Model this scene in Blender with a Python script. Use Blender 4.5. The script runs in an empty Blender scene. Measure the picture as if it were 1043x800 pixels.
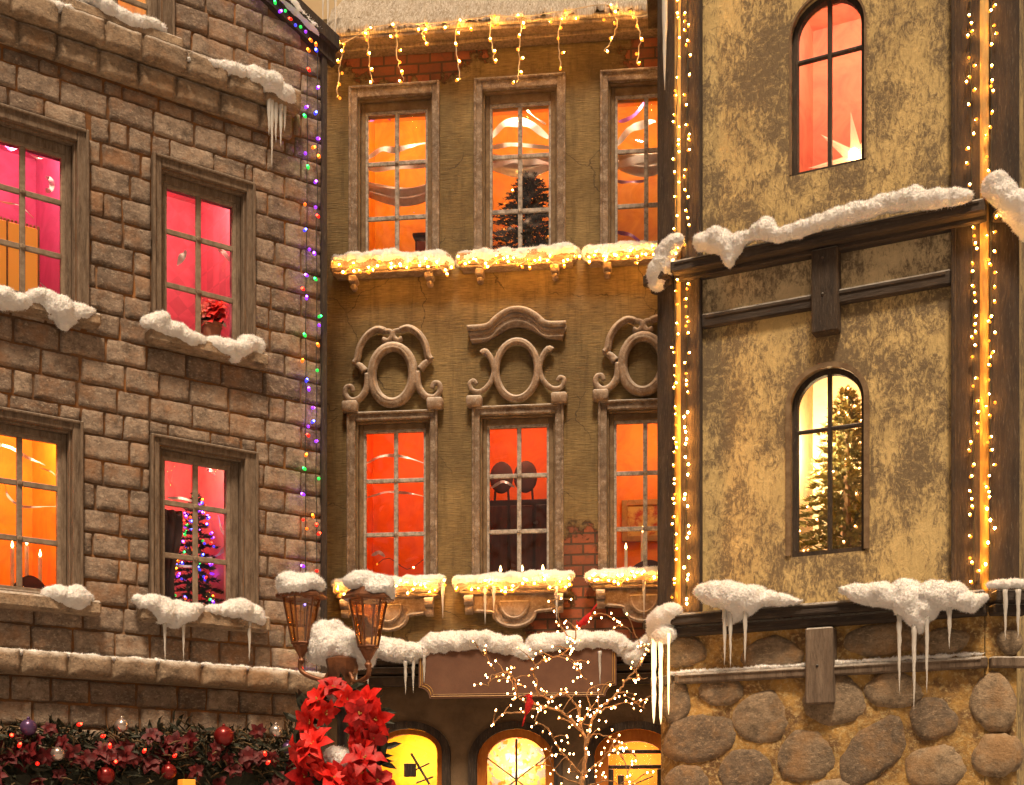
import bpy, bmesh, math, random
from mathutils import Vector, Matrix, noise
R = math.radians
RND = random.Random(7)
SC = bpy.context.scene
COL = SC.collection

# ------------------------------------------------------------------ camera
F, CX, HY, CAMZ = 1400.0, 521.5, 850.0, 1.6
cam_d = bpy.data.cameras.new('camera')
cam_d.sensor_fit = 'HORIZONTAL'; cam_d.sensor_width = 36
cam_d.lens = 36 * F / 1043; cam_d.shift_y = (HY - 400) / 1043
cam_d.clip_end = 500
cam = bpy.data.objects.new('camera', cam_d); COL.objects.link(cam)
cam.location = (0, 0, CAMZ); cam.rotation_euler = (R(90), 0, 0)
SC.camera = cam

# ------------------------------------------------------------------ survey: wall planes
class Plane:
    """a facade plane; local x along it, local y into the building, z up"""
    def __init__(s, ox, oy, deg):
        s.deg = deg; s.a = R(deg)
        s.m = Matrix.Translation((ox, oy, 0)) @ Matrix.Rotation(s.a, 4, 'Z')
        s.inv = s.m.inverted()
    def uz(s, px, py, out=0.0):
        d = Vector(((px - CX) / F, 1, (HY - py) / F)); o = Vector((0, 0, CAMZ))
        p0 = s.m @ Vector((0, -out, 0)); n = Vector((math.sin(s.a), -math.cos(s.a), 0))
        t = (p0 - o).dot(n) / d.dot(n)
        q = s.inv @ (o + d * t)
        return q.x, q.z
    def pt(s, px, py, out=0.0):
        u, z = s.uz(px, py, out)
        return s.m @ Vector((u, -out, z))
    def at(s, u, y, z):
        return s.m @ Vector((u, y, z))

def at_depth(px, py, Y):
    return Vector(((px - CX) / F * Y, Y, CAMZ + (HY - py) / F * Y))

BRICK = Plane(-1.417, 10.2, 36.7)                 # left house, origin at its right corner
STUC = Plane(0, 11.0, -7.0)                       # house in the middle
TOW = Plane(1.176, 9.6, -27.3)                    # right house, front face
UT = TOW.uz(1003, 430)[0]
_c = TOW.at(UT, 0, 0); TOWR = Plane(_c.x, _c.y, 2.7)
_c = TOW.at(0, 0, 0); TOWL = Plane(_c.x, _c.y, -57.3)

# ------------------------------------------------------------------ object helpers
WM = {}
def tag(o, label=None, cat=None, group=None, kind=None):
    if label: o['label'] = label
    if cat: o['category'] = cat
    if group: o['group'] = group
    if kind: o['kind'] = kind
    return o

def new_bm():
    bm = bmesh.new(); bm.loops.layers.float_color.new('tone'); return bm

def thing(name, label, cat, loc, rz=0.0, group=None):
    o = bpy.data.objects.new(name, None); COL.objects.link(o)
    o.empty_display_size = .1
    o.location = loc; o.rotation_euler = (0, 0, rz)
    WM[o.name] = Matrix.Translation(loc) @ Matrix.Rotation(rz, 4, 'Z')
    return tag(o, label, cat, group)

def mesh_obj(name, bm, mat, parent=None, rz=0.0, smooth=False, recalc=True):
    if recalc: bmesh.ops.recalc_face_normals(bm, faces=bm.faces)
    if parent is not None:
        m = WM[parent.name]
    else:
        xs = [v.co for v in bm.verts]
        lo = Vector([min(c[i] for c in xs) for i in range(3)]); hi = Vector([max(c[i] for c in xs) for i in range(3)])
        base = Vector(((lo.x + hi.x) / 2, (lo.y + hi.y) / 2, lo.z))
        m = Matrix.Translation(base) @ Matrix.Rotation(rz, 4, 'Z')
    bm.transform(m.inverted())
    me = bpy.data.meshes.new(name); bm.to_mesh(me); bm.free()
    if smooth:
        me.polygons.foreach_set('use_smooth', [True] * len(me.polygons))
    mats = mat if isinstance(mat, (list, tuple)) else [mat]
    for mm in mats: me.materials.append(mm)
    o = bpy.data.objects.new(name, me); COL.objects.link(o)
    if parent is not None: o.parent = parent
    else: o.matrix_world = m
    WM[o.name] = m
    return o

def set_tone(bm, faces, t, mi=0):
    L = bm.loops.layers.float_color['tone']
    for f in faces:
        f.material_index = mi
        for l in f.loops: l[L] = (t, t, t, 1)

def box(bm, W, u0, u1, y0, y1, z0, z1, bev=.004, tone=.5, mi=0):
    m = W.m if W is not None else Matrix()
    r = bmesh.ops.create_cube(bm, size=1)
    vs = r['verts']
    for v in vs:
        v.co = Vector((u0 + (v.co.x + .5) * (u1 - u0), y0 + (v.co.y + .5) * (y1 - y0), z0 + (v.co.z + .5) * (z1 - z0)))
    fs = set(f for v in vs for f in v.link_faces)
    if bev:
        es = set(e for v in vs for e in v.link_edges)
        rr = bmesh.ops.bevel(bm, geom=list(es), offset=min(bev, .45 * min(abs(u1 - u0), abs(y1 - y0), abs(z1 - z0))), segments=1, affect='EDGES')
        fs = set(f for f in fs if f.is_valid) | set(rr['faces'])
        vs = set(v for f in fs for v in f.verts)
    for v in vs: v.co = m @ v.co
    set_tone(bm, fs, tone, mi)
    return fs

def tube(bm, pts, rad, n=8, closed=False, cap=True, tone=.5):
    pts = [Vector(p) for p in pts]; N = len(pts)
    rad = [rad] * N if not isinstance(rad, (list, tuple)) else rad
    rings = []; up = None
    for i, p in enumerate(pts):
        a = pts[i - 1] if (i or closed) else p
        b = pts[(i + 1) % N] if (i < N - 1 or closed) else p
        t = (b - a)
        t = t.normalized() if t.length > 1e-9 else Vector((0, 0, 1))
        if up is None:
            up = Vector((0, 0, 1)) if abs(t.z) < .9 else Vector((1, 0, 0))
        s = t.cross(up)
        if s.length < 1e-4: s = t.cross(Vector((.3, .9, .1)))
        s.normalize(); up = s.cross(t).normalized()
        rings.append([bm.verts.new(p + (s * math.cos(2 * math.pi * k / n) + up * math.sin(2 * math.pi * k / n)) * rad[i]) for k in range(n)])
    fs = []
    M = N if closed else N - 1
    for i in range(M):
        A, B = rings[i], rings[(i + 1) % N]
        for k in range(n):
            try: fs.append(bm.faces.new((A[k], A[(k + 1) % n], B[(k + 1) % n], B[k])))
            except ValueError: pass
    if cap and not closed:
        fs.append(bm.faces.new(rings[0])); fs.append(bm.faces.new(rings[-1][::-1]))
    set_tone(bm, fs, tone)
    return fs

def blob(bm, c, rx, ry=None, rz=None, sub=2, rot=None, tone=.5, mi=0):
    ry = rx if ry is None else ry; rz = rx if rz is None else rz
    r = bmesh.ops.create_icosphere(bm, subdivisions=sub, radius=1)
    m = Matrix.Translation(c) @ (rot.to_4x4() if rot else Matrix()) @ Matrix.Diagonal((rx, ry, rz, 1))
    for v in r['verts']: v.co = m @ v.co
    fs = set(f for v in r['verts'] for f in v.link_faces)
    set_tone(bm, fs, tone, mi)

def lathe(bm, c, prof, n=12, tone=.5, phase=0.0):
    """prof: list of (radius, z) from bottom up, about vertical axis at c"""
    rings = [[bm.verts.new(c + Vector((r * math.cos(phase + 2 * math.pi * k / n), r * math.sin(phase + 2 * math.pi * k / n), z))) for k in range(n)] for r, z in prof]
    fs = []
    for A, B in zip(rings, rings[1:]):
        for k in range(n): fs.append(bm.faces.new((A[k], A[(k + 1) % n], B[(k + 1) % n], B[k])))
    fs.append(bm.faces.new(rings[0][::-1])); fs.append(bm.faces.new(rings[-1]))
    set_tone(bm, fs, tone)

def prism(bm, W, pts, y0, y1, tone=.5):
    """pts: (u,z) outline, extruded from y0 (front) to y1"""
    A = [bm.verts.new(W.at(u, y0, z)) for u, z in pts]; B = [bm.verts.new(W.at(u, y1, z)) for u, z in pts]
    n = len(pts)
    fs = [bm.faces.new((A[i], A[(i + 1) % n], B[(i + 1) % n], B[i])) for i in range(n)]
    for ring in (A, B):
        es = [bm.edges.get((ring[i], ring[(i + 1) % n])) for i in range(n)]
        r = bmesh.ops.triangle_fill(bm, use_beauty=True, edges=es)
        fs += [f for f in r['geom'] if isinstance(f, bmesh.types.BMFace)]
    set_tone(bm, fs, tone)

def sheet(bm, W, outline, holes, y=0.0, depth=.16):
    """wall front with openings, plus the reveals of the openings"""
    loops = []
    es = []
    for lp in [outline] + holes:
        vs = [bm.verts.new(W.at(u, y, z)) for u, z in lp]
        e = [bm.edges.new((vs[i], vs[(i + 1) % len(vs)])) for i in range(len(vs))]
        loops.append(vs); es += e
    bmesh.ops.triangle_fill(bm, use_beauty=True, edges=es)
    for lp, vs in zip(holes, loops[1:]):
        b = [bm.verts.new(W.at(u, y + depth, z)) for u, z in lp]
        for i in range(len(vs)):
            j = (i + 1) % len(vs)
            bm.faces.new((vs[i], vs[j], b[j], b[i]))
    set_tone(bm, bm.faces, .5)

def rect(u0, u1, z0, z1): return [(u0, z0), (u1, z0), (u1, z1), (u0, z1)]

def arch(u0, u1, z0, zs, rise, n=14):
    c = (u0 + u1) / 2; h = (u1 - u0) / 2
    return [(u0, z0), (u1, z0)] + [(c + h * math.cos(math.pi * k / n), zs + rise * math.sin(math.pi * k / n)) for k in range(n + 1)]

def pillow(bm, W, u0, u1, z0, z1, y0, h, rng, tone, step=.03, rr=.022, rough=.006, mi=0):
    w, hh = u1 - u0, z1 - z0
    nu = max(3, int(w / step)); nz = max(3, int(hh / step))
    seed = rng.random() * 100
    # uneven lines: rows packed toward the borders
    def spread(n, L):
        e = min(.010, L * .12)
        return [0, e] + [e + (L - 2 * e) * k / (n - 1) for k in range(1, n - 1)] + [L - e, L]
    us, zs = spread(nu, w), spread(nz, hh)
    tilt = rng.uniform(-.006, .006)
    g = []
    for a, du in enumerate(us):
        row = []
        for b, dz in enumerate(zs):
            d = min(du, w - du, dz, hh - dz)
            k = min(d / rr, 1)
            hgt = h * math.sqrt(max(0, 1 - (1 - k) ** 2))
            edge = a in (0, len(us) - 1) or b in (0, len(zs) - 1)
            p = Vector((u0 + du + seed, z0 + dz, seed))
            nn = noise.noise(p * 14) * rough + noise.noise(p * 40) * rough * .6
            j = noise.noise(p * 9 + Vector((9, 3, 1))) * .007 + noise.noise(p * 30) * .004; j2 = noise.noise(p * 9 + Vector((1, 30, 7))) * .007 + noise.noise(p * 30 + Vector((4, 4, 4))) * .004
            y = y0 + .012 if edge else y0 - hgt - nn - tilt * (du / w - .5) * 2
            row.append(bm.verts.new(W.at(u0 + du + j, y, z0 + dz + j2)))
        g.append(row)
    fs = []
    for a in range(len(us) - 1):
        for b in range(len(zs) - 1):
            fs.append(bm.faces.new((g[a][b], g[a + 1][b], g[a + 1][b + 1], g[a][b + 1])))
    set_tone(bm, fs, tone, mi)

def cobble(bm, W, c, ru, rz, rot, y0, h, rng, tone):
    seed = rng.random() * 50; rings = []; K = 22
    for q in (1.0, .97, .88, .72, .5, .25):
        ring = []
        for k in range(K):
            t = 2 * math.pi * k / K
            wob = 1 + .20 * noise.noise(Vector((math.cos(t) * 1.1 + seed, math.sin(t) * 1.1, 0))) + .08 * noise.noise(Vector((math.cos(t) * 3 + seed, math.sin(t) * 3, 5)))
            x, z = ru * q * wob * math.cos(t), rz * q * wob * math.sin(t)
            x, z = x * math.cos(rot) - z * math.sin(rot), x * math.sin(rot) + z * math.cos(rot)
            hh = h * math.sqrt(max(0, 1 - q ** 2.6)) + noise.noise(Vector((x * 13 + seed, z * 13, 2))) * .008 * (q < .95)
            ring.append(bm.verts.new(W.at(c[0] + x, y0 + .012 - hh - .012 * (q < .97), c[1] + z)))
        rings.append(ring)
    fs = []
    for A, B in zip(rings, rings[1:]):
        for k in range(K): fs.append(bm.faces.new((A[k], A[(k + 1) % K], B[(k + 1) % K], B[k])))
    fs.append(bm.faces.new(rings[-1]))
    set_tone(bm, fs, tone)

# ------------------------------------------------------------------ materials
class N:
    def __init__(s, name):
        s.mat = bpy.data.materials.new(name); s.mat.use_nodes = True
        s.t = s.mat.node_tree; s.t.nodes.clear()
        s.out = s.t.nodes.new('ShaderNodeOutputMaterial')
        s.co = None
    def n(s, typ, ins=None, **kw):
        nd = s.t.nodes.new(typ)
        for k, v in kw.items(): setattr(nd, k, v)
        for k, v in (ins or {}).items():
            if hasattr(v, 'is_linked') or isinstance(v, bpy.types.NodeSocket): s.t.links.new(v, nd.inputs[k])
            else: nd.inputs[k].default_value = v
        return nd
    def obj(s, scale=(1, 1, 1)):
        if s.co is None: s.co = s.n('ShaderNodeTexCoord').outputs['Object']
        if scale == (1, 1, 1): return s.co
        return s.n('ShaderNodeMapping', {'Vector': s.co, 'Scale': scale}).outputs[0]
    def noise(s, scale, detail=5, rough=.6, stretch=(1, 1, 1), dist=0.0, off=0):
        v = s.obj(stretch)
        if off: v = s.n('ShaderNodeMapping', {'Vector': v, 'Location': (off, off * .7, off * 1.3)}).outputs[0]
        return s.n('ShaderNodeTexNoise', {'Vector': v, 'Scale': scale, 'Detail': detail, 'Roughness': rough, 'Distortion': dist}).outputs[0]
    def step(s, f, lo, hi):
        return s.n('ShaderNodeMapRange', {'Value': f, 'From Min': lo, 'From Max': hi}).outputs[0]
    def mul(s, a, b, op='MULTIPLY'):
        return s.n('ShaderNodeMath', {0: a, 1: b}, operation=op).outputs[0]
    def mix(s, f, a, b, bt='MIX'):
        nd = s.n('ShaderNodeMix', None, data_type='RGBA', blend_type=bt)
        def put(i, v):
            if isinstance(v, bpy.types.NodeSocket): s.t.links.new(v, nd.inputs[i])
            else: nd.inputs[i].default_value = (v if not isinstance(v, tuple) or len(v) == 4 else v + (1,))
        put(0, f); put(6, a); put(7, b)
        return nd.outputs[2]
    def bump(s, h, strength=.5, dist=.02, prev=None):
        i = {'Height': h, 'Strength': strength, 'Distance': dist}
        if prev is not None: i['Normal'] = prev
        return s.n('ShaderNodeBump', i).outputs[0]
    def up(s, lo, hi):
        g = s.n('ShaderNodeNewGeometry')
        z = s.n('ShaderNodeSeparateXYZ', {0: g.outputs['Normal']}).outputs[2]
        return s.step(z, lo, hi)
    def attr(s):
        return s.n('ShaderNodeAttribute', None, attribute_name='tone').outputs['Fac']
    def bsdf(s, col, rough=.8, normal=None, **kw):
        i = {'Base Color': col if isinstance(col, bpy.types.NodeSocket) else tuple(col) + (1,), 'Roughness': rough}
        if normal is not None: i['Normal'] = normal
        i.update(kw)
        b = s.n('ShaderNodeBsdfPrincipled', i)
        s.t.links.new(b.outputs[0], s.out.inputs[0])
        return s.mat

def m_stone(name, lo, hi, stain, frost=.0):
    k = N(name)
    c = k.mix(k.attr(), lo, hi)
    c = k.mix(k.mul(k.step(k.noise(7, 6, .75), .44, .68), .85), c, tuple(x * .36 for x in lo))
    c = k.mix(k.mul(k.step(k.noise(34, 6, .8, (1, 1, 1.7)), .52, .68), .6), c, tuple(min(.7, x * 1.75) for x in hi))
    c = k.mix(k.mul(k.step(k.noise(24, 6, .82, (1, 1, 1.5), off=8), .52, .70), .85), c, tuple(x * .28 for x in lo))
    c = k.mix(k.mul(k.step(k.noise(3.2, 4, .7, off=4), .50, .66), .6), c, stain)
    if frost:
        f = k.mul(k.up(.25, .9), k.step(k.noise(35, 5, .7, off=2), .3, .55))
        c = k.mix(k.mul(f, frost), c, (.76, .72, .66))
    b = k.bump(k.noise(80, 6, .8), .9, .014)
    b = k.bump(k.noise(18, 5, .7), .8, .025, b)
    return k.bsdf(c, .88, b)

def m_mix(name, c1, c2, scale=8, lo=.4, hi=.65, c3=None, s3=40, lo3=.5, hi3=.7, k3=.7, stretch=(1, 1, 1), rough=.85, bump=.4, bs=60, bd=.01,
          frost=0, frost_noise=0, metallic=0, spec=.35):
    k = N(name)
    c = k.mix(k.step(k.noise(scale, 6, .65, stretch), lo, hi), c1, c2)
    if c3: c = k.mix(k.mul(k.step(k.noise(s3, 5, .7, stretch, off=3), lo3, hi3), k3), c, c3)
    if frost:
        f = k.mul(k.up(.1, .8), k.step(k.noise(45, 5, .7, off=2), .28, .5))
        c = k.mix(k.mul(f, frost), c, (.74, .70, .64))
    if frost_noise:
        c = k.mix(k.mul(k.step(k.noise(22, 7, .85, off=6), .49, .68), frost_noise), c, (.60, .54, .46))
    b = k.bump(k.noise(bs, 6, .7, stretch), bump, bd)
    return k.bsdf(c, rough, b, Metallic=metallic, **{'Specular IOR Level': spec})

def m_plain(name, c, rough=.6, **kw):
    k = N(name)
    cc = k.mix(k.step(k.noise(14, 4, .6), .3, .75), tuple(x * .75 for x in c), tuple(min(1, x * 1.12) for x in c))
    return k.bsdf(cc, rough, **kw)

def m_emit(name, c, s):
    k = N(name)
    b = k.n('ShaderNodeBsdfPrincipled', {'Base Color': tuple(c) + (1,), 'Emission Color': tuple(c) + (1,), 'Emission Strength': s, 'Roughness': .3})
    k.t.links.new(b.outputs[0], k.out.inputs[0]); return k.mat

MT = {}
MT['brick'] = m_stone('grey stone block', (.21, .150, .112), (.43, .33, .25), (.36, .18, .08))
MT['ledge'] = m_stone('ledge stone', (.26, .185, .125), (.42, .31, .21), (.34, .19, .09), frost=.85)
MT['mortar'] = m_mix('rusty mortar', (.13, .08, .048), (.28, .12, .036), 5, .42, .60, c3=(.09, .06, .04), s3=30, bump=.6)
MT['wood_frame'] = m_mix('weathered window wood', (.085, .055, .035), (.20, .145, .10), 14, .35, .65, c3=(.30, .25, .20), s3=70, lo3=.52, k3=.5, stretch=(3, 3, .5), bump=.5, frost=.25)
MT['muntin_wood'] = m_mix('muntin wood', (.16, .11, .075), (.27, .21, .15), 20, .35, .65, bump=.3)
MT['muntin_grey'] = m_mix('grey frosted muntin', (.17, .145, .125), (.38, .335, .295), 22, .38, .62, bump=.3, frost_noise=.5)
MT['casing'] = m_mix('frosted casing', (.12, .08, .052), (.24, .175, .12), 11, .38, .65, bump=.7, frost=.85, frost_noise=.5)
MT['inner_casing'] = m_mix('inner casing', (.12, .075, .04), (.20, .14, .08), 14, .38, .65, bump=.4, frost=.2)
MT['ornament'] = m_mix('frosted ornament', (.16, .105, .065), (.29, .205, .14), 11, .35, .62, bump=.7, frost=.65, frost_noise=.5)
MT['dark_wood'] = m_mix('dark timber', (.030, .022, .018), (.070, .047, .031), 7, .38, .66, c3=(.20, .165, .13), s3=40, lo3=.55, hi3=.72, k3=.5, stretch=(2.5, 2.5, .35), bump=.9, bs=34, bd=.02, frost=.45)
MT['beam_wood'] = m_mix('dark beam', (.030, .023, .020), (.07, .05, .036), 7, .38, .66, c3=(.17, .14, .115), s3=40, lo3=.56, hi3=.72, k3=.5, stretch=(.35, 2.5, 2.5), bump=.9, bs=34, bd=.02, frost=.55)
MT['grey_wood'] = m_mix('grey weathered board', (.12, .085, .06), (.22, .165, .12), 7, .36, .64, c3=(.05, .035, .025), s3=30, lo3=.52, k3=.7, stretch=(2.5, 2.5, .35), bump=.9, bs=34, bd=.02, frost=.7)
MT['snow'] = None
k = N('snow')
MT['snow'] = k.bsdf((.90, .88, .86), .75, k.bump(k.noise(120, 5, .75), .7, .012, k.bump(k.noise(45, 4, .6), .5, .02)),
                    **{'Subsurface Weight': .25, 'Subsurface Radius': (.03, .022, .016), 'Subsurface Scale': .5})
k = N('icicle')
MT['ice'] = k.bsdf((.86, .84, .80), .25, k.bump(k.noise(40, 3, .6, (1, 1, .8)), .35, .01), **{'Transmission Weight': .55, 'IOR': 1.31})
k = N('amber lantern glass')
_t = k.n('ShaderNodeBsdfTransparent', {'Color': (.95, .66, .36, 1)}); _g = k.n('ShaderNodeBsdfGlossy', {'Color': (1, .9, .8, 1), 'Roughness': .08, 'Normal': k.bump(k.noise(30, 2, .5), .4, .01)})
_m = k.n('ShaderNodeMixShader', {0: .10, 1: _t.outputs[0], 2: _g.outputs[0]}); k.t.links.new(_m.outputs[0], k.out.inputs[0]); LGLASS = k.mat
k = N('glass')
_f = k.n('ShaderNodeFresnel', {'IOR': 1.35, 'Normal': k.bump(k.noise(2.4, 1, .4, (1, 1, 1), 2.0), .8, .05)}).outputs[0]
_g = k.n('ShaderNodeBsdfGlossy', {'Color': (1, 1, 1, 1), 'Roughness': .03, 'Normal': k.bump(k.noise(2.4, 1, .4, (1, 1, 1), 2.0), .8, .05)})
_t = k.n('ShaderNodeBsdfTransparent', {'Color': (.97, .96, .95, 1)})
_m = k.n('ShaderNodeMixShader', {0: k.mul(_f, 2.0), 1: _t.outputs[0], 2: _g.outputs[0]})
k.t.links.new(_m.outputs[0], k.out.inputs[0]); MT['glass'] = k.mat

# olive stucco with combed lines and two patches where the bricks show
k = N('olive stucco')
c = k.mix(k.step(k.noise(1.6, 5, .65), .38, .62), (.33, .232, .094), (.165, .112, .044))
c = k.mix(k.mul(k.step(k.noise(7, 5, .7, (2.2, 2.2, .2), .3, 11), .50, .66), .55), c, (.10, .068, .03))
c = k.mix(k.mul(k.step(k.noise(60, 6, .75, (.16, 1, 2.2)), .45, .62), .75), c, (.10, .065, .028))
c = k.mix(k.mul(k.step(k.noise(26, 5, .8, off=5), .55, .72), .5), c, (.36, .26, .12))
def patch(cu, cz, ru, rz):
    sx = k.n('ShaderNodeSeparateXYZ', {0: k.obj()})
    a = k.mul(k.mul(sx.outputs[0], cu, 'SUBTRACT'), 1 / ru); b = k.mul(k.mul(sx.outputs[2], cz, 'SUBTRACT'), 1 / rz)
    d = k.n('ShaderNodeVectorMath', {0: k.n('ShaderNodeCombineXYZ', {0: a, 1: b}).outputs[0]}, operation='LENGTH').outputs['Value']
    return d
vv = k.n('ShaderNodeVectorMath', {0: k.obj(), 1: k.n('ShaderNodeVectorMath', {0: k.n('ShaderNodeTexNoise', {'Vector': k.obj(), 'Scale': 5.0, 'Detail': 4}).outputs['Color'], 1: (.22, .22, .22)}, operation='MULTIPLY').outputs[0]}, operation='ADD').outputs[0]
vo = k.n('ShaderNodeTexVoronoi', {'Vector': vv, 'Scale': 1.5}, feature='DISTANCE_TO_EDGE').outputs['Distance']
ck = k.mul(k.step(vo, .007, .002), k.step(k.noise(1.7, 3, .6, off=13), .52, .58))
c = k.mix(k.mul(ck, .8), c, (.05, .033, .02))
ds = None
for (x0, y0, x1, y1) in ((352, 30, 482, 84), (638, 30, 705, 78), (572, 543, 612, 600), (545, 610, 690, 668)):
    a = STUC.uz((x0 + x1) / 2, (y0 + y1) / 2); b = STUC.uz(x1, y0)
    d = patch(a[0], a[1], abs(b[0] - a[0]) * 1.12, abs(b[1] - a[1]) * 1.25)
    ds = d if ds is None else k.mul(ds, d, 'MINIMUM')
dsn = k.mul(ds, k.mul(k.mul(k.noise(7, 6, .75, off=9), .5, 'SUBTRACT'), 1.9), 'ADD')
msk = k.step(dsn, 1.02, .94)
rim = k.mul(k.step(dsn, 1.22, 1.0), .8)
v = k.n('ShaderNodeCombineXYZ', {0: k.n('ShaderNodeSeparateXYZ', {0: k.obj()}).outputs[0], 1: k.n('ShaderNodeSeparateXYZ', {0: k.obj()}).outputs[2]}).outputs[0]
br = k.n('ShaderNodeTexBrick', {'Vector': v, 'Color1': (.23, .062, .024, 1), 'Color2': (.13, .042, .022, 1), 'Mortar': (.06, .035, .02, 1),
     'Scale': 1.0, 'Mortar Size': .009, 'Mortar Smooth': .3, 'Brick Width': .19, 'Row Height': .085}, offset=.5)
bc = k.mix(k.mul(k.step(k.noise(22, 5, .7, off=1), .45, .7), .7), br.outputs['Color'], (.09, .045, .025))
c = k.mix(rim, c, (.085, .05, .022)); c = k.mix(msk, c, bc)
h = k.mix(msk, k.noise(70, 6, .7, (.12, 1, 1.8)), k.mul(k.mul(br.outputs['Fac'], -.8), -1.0, 'ADD'))
b = k.bump(h, 1.0, .022); b = k.bump(msk, -.9, .015, b)
MT['stucco'] = k.bsdf(c, .9, b)

# sponged tower plaster
def m_plaster(name, ca, cb, lo, hi):
    k = N(name)
    big = k.noise(2.3, 4, .6, (1, 1, .8)); fine = k.noise(30, 7, .82, (1.7, 1, .7), .8); mid = k.noise(11, 5, .75, (1.6, 1, .8), 1.2)
    f = k.mul(k.mul(k.mul(big, .95), k.mul(mid, .62), 'ADD'), k.mul(fine, .8), 'ADD')
    c = k.mix(k.mul(k.step(k.noise(3, 4, .7, off=7), .42, .66), .75), ca, tuple(.66 * x for x in ca))
    c = k.mix(k.mul(k.step(k.noise(6, 5, .7, (2.2, 2.2, .22), .3, 11), .5, .68), .45), c, tuple(.55 * x for x in ca))
    c = k.mix(k.mul(k.step(f, lo, hi), .92), c, cb)
    c = k.mix(k.mul(k.step(k.noise(17, 6, .8, (1, 1, 1.6), off=2), .52, .66), .5), c, tuple(min(.8, 1.18 * x) for x in ca))
    vv = k.n('ShaderNodeVectorMath', {0: k.obj(), 1: k.n('ShaderNodeVectorMath', {0: k.n('ShaderNodeTexNoise', {'Vector': k.obj(), 'Scale': 5.0, 'Detail': 4}).outputs['Color'], 1: (.22, .22, .22)}, operation='MULTIPLY').outputs[0]}, operation='ADD').outputs[0]
    vo = k.n('ShaderNodeTexVoronoi', {'Vector': vv, 'Scale': 1.5}, feature='DISTANCE_TO_EDGE').outputs['Distance']
    ck = k.mul(k.step(vo, .007, .002), k.step(k.noise(1.7, 3, .6, off=13), .52, .58))
    c = k.mix(k.mul(ck, .4), c, (.07, .05, .03))
    b = k.bump(fine, .8, .014); b = k.bump(mid, .6, .03, b); b = k.bump(ck, -.4, .008, b)
    return k.bsdf(c, .9, b)
MT['plaster'] = m_plaster('sponged plaster', (.64, .475, .21), (.14, .10, .06), 1.09, 1.25)
MT['plaster_panel'] = m_plaster('pale plaster panel', (.68, .54, .32), (.15, .11, .07), 1.11, 1.27)
MT['base_mortar'] = m_mix('ochre mortar', (.42, .25, .075), (.16, .09, .04), 6, .42, .60, c3=(.50, .37, .17), s3=38, lo3=.50, hi3=.62, k3=.8, bump=.9, bs=45, bd=.02)
MT['cobble'] = m_stone('field stone', (.19, .14, .095), (.37, .275, .175), (.38, .21, .08))
MT['ochre_wood'] = m_mix('ochre painted bead', (.42, .27, .09), (.26, .155, .055), 12, .4, .65, stretch=(2, 2, .4), bump=.5)
MT['sign'] = m_mix('brown signboard', (.115, .055, .034), (.15, .075, .045), 5, .4, .7, bump=.1)
MT['gold'] = m_mix('old gold trim', (.42, .24, .06), (.3, .16, .04), 20, bump=.2, rough=.4)
MT['eave'] = m_mix('frosted thatch', (.36, .28, .19), (.55, .46, .35), 9, .38, .62, c3=(.78, .72, .64), s3=45, lo3=.46, hi3=.60, k3=.85, stretch=(2.6, .35, .35), bump=1, bs=60, bd=.03)
MT['dark_band'] = m_mix('dark moulding', (.06, .042, .03), (.11, .08, .055), 9, bump=.4, frost=.55)
MT['dark_wall'] = m_mix('dark ground floor wall', (.12, .08, .045), (.19, .125, .07), 4, .38, .62, bump=.6)
MT['black_metal'] = m_mix('black cast iron', (.022, .018, .016), (.06, .045, .035), 14, .4, .7, bump=.2, rough=.45, spec=.5, frost=.25)
MT['copper'] = m_mix('aged copper', (.10, .04, .02), (.26, .10, .04), 12, .4, .66, bump=.3, rough=.42, metallic=.5, spec=.5)
MT['lantern_glass'] = MT['glass']
MT['red_petal'] = m_mix('red poinsettia petal', (.52, .008, .006), (.74, .018, .010), 12, bump=.6, bs=30, rough=.5)
MT['crimson_petal'] = m_mix('crimson poinsettia petal', (.32, .004, .005), (.48, .008, .008), 14, bump=.6, bs=30, rough=.5)
MT['dark_red'] = m_mix('deep red leaf', (.055, .003, .005), (.13, .006, .008), 20, bump=.3, rough=.6)
MT['green_leaf'] = m_mix('dark green leaf', (.012, .014, .008), (.028, .030, .014), 30, bump=.3, rough=.6)
MT['tan_sprig'] = m_mix('dry tan sprig', (.14, .09, .042), (.07, .05, .025), 30, bump=.3)
MT['fir'] = m_mix('fir needles', (.13, .115, .028), (.25, .19, .05), 12, bump=.2)
MT['fir_dark'] = m_mix('dark fir needles', (.018, .016, .012), (.04, .03, .02), 12, bump=.2)
MT['bark'] = m_mix('twig bark', (.20, .11, .05), (.32, .19, .09), 30, bump=.3)
MT['bauble_red'] = m_plain('red bauble', (.20, .012, .012), .28, Metallic=.4)
MT['bauble_silver'] = m_plain('silver bauble', (.6, .5, .45), .22, Metallic=.8)
MT['bauble_violet'] = m_plain('violet bauble', (.10, .05, .14), .3, Metallic=.4)
MT['bird'] = m_mix('red plumage', (.48, .01, .01), (.30, .008, .01), 30, bump=.5, bs=90)
MT['wire_pale'] = m_plain('pale wire', (.55, .45, .30), .5)
MT['wire_dark'] = m_plain('dark wire', (.02, .025, .02), .5)
MT['wax'] = m_plain('ivory wax', (.85, .75, .55), .5, **{'Subsurface Weight': .3})
MT['pot'] = m_plain('terracotta pot', (.30, .10, .05), .7)
MT['dark_cloth'] = m_plain('dark brown cloth', (.06, .018, .014), .8)
MT['reflection_cloth'] = m_plain('reflection cloth', (.80, .74, .70), .7)
MT['red_wood'] = m_mix('dark red wood', (.13, .035, .018), (.08, .02, .012), 9, .4, .6, stretch=(2, 2, .4), bump=.3, rough=.4)
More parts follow.
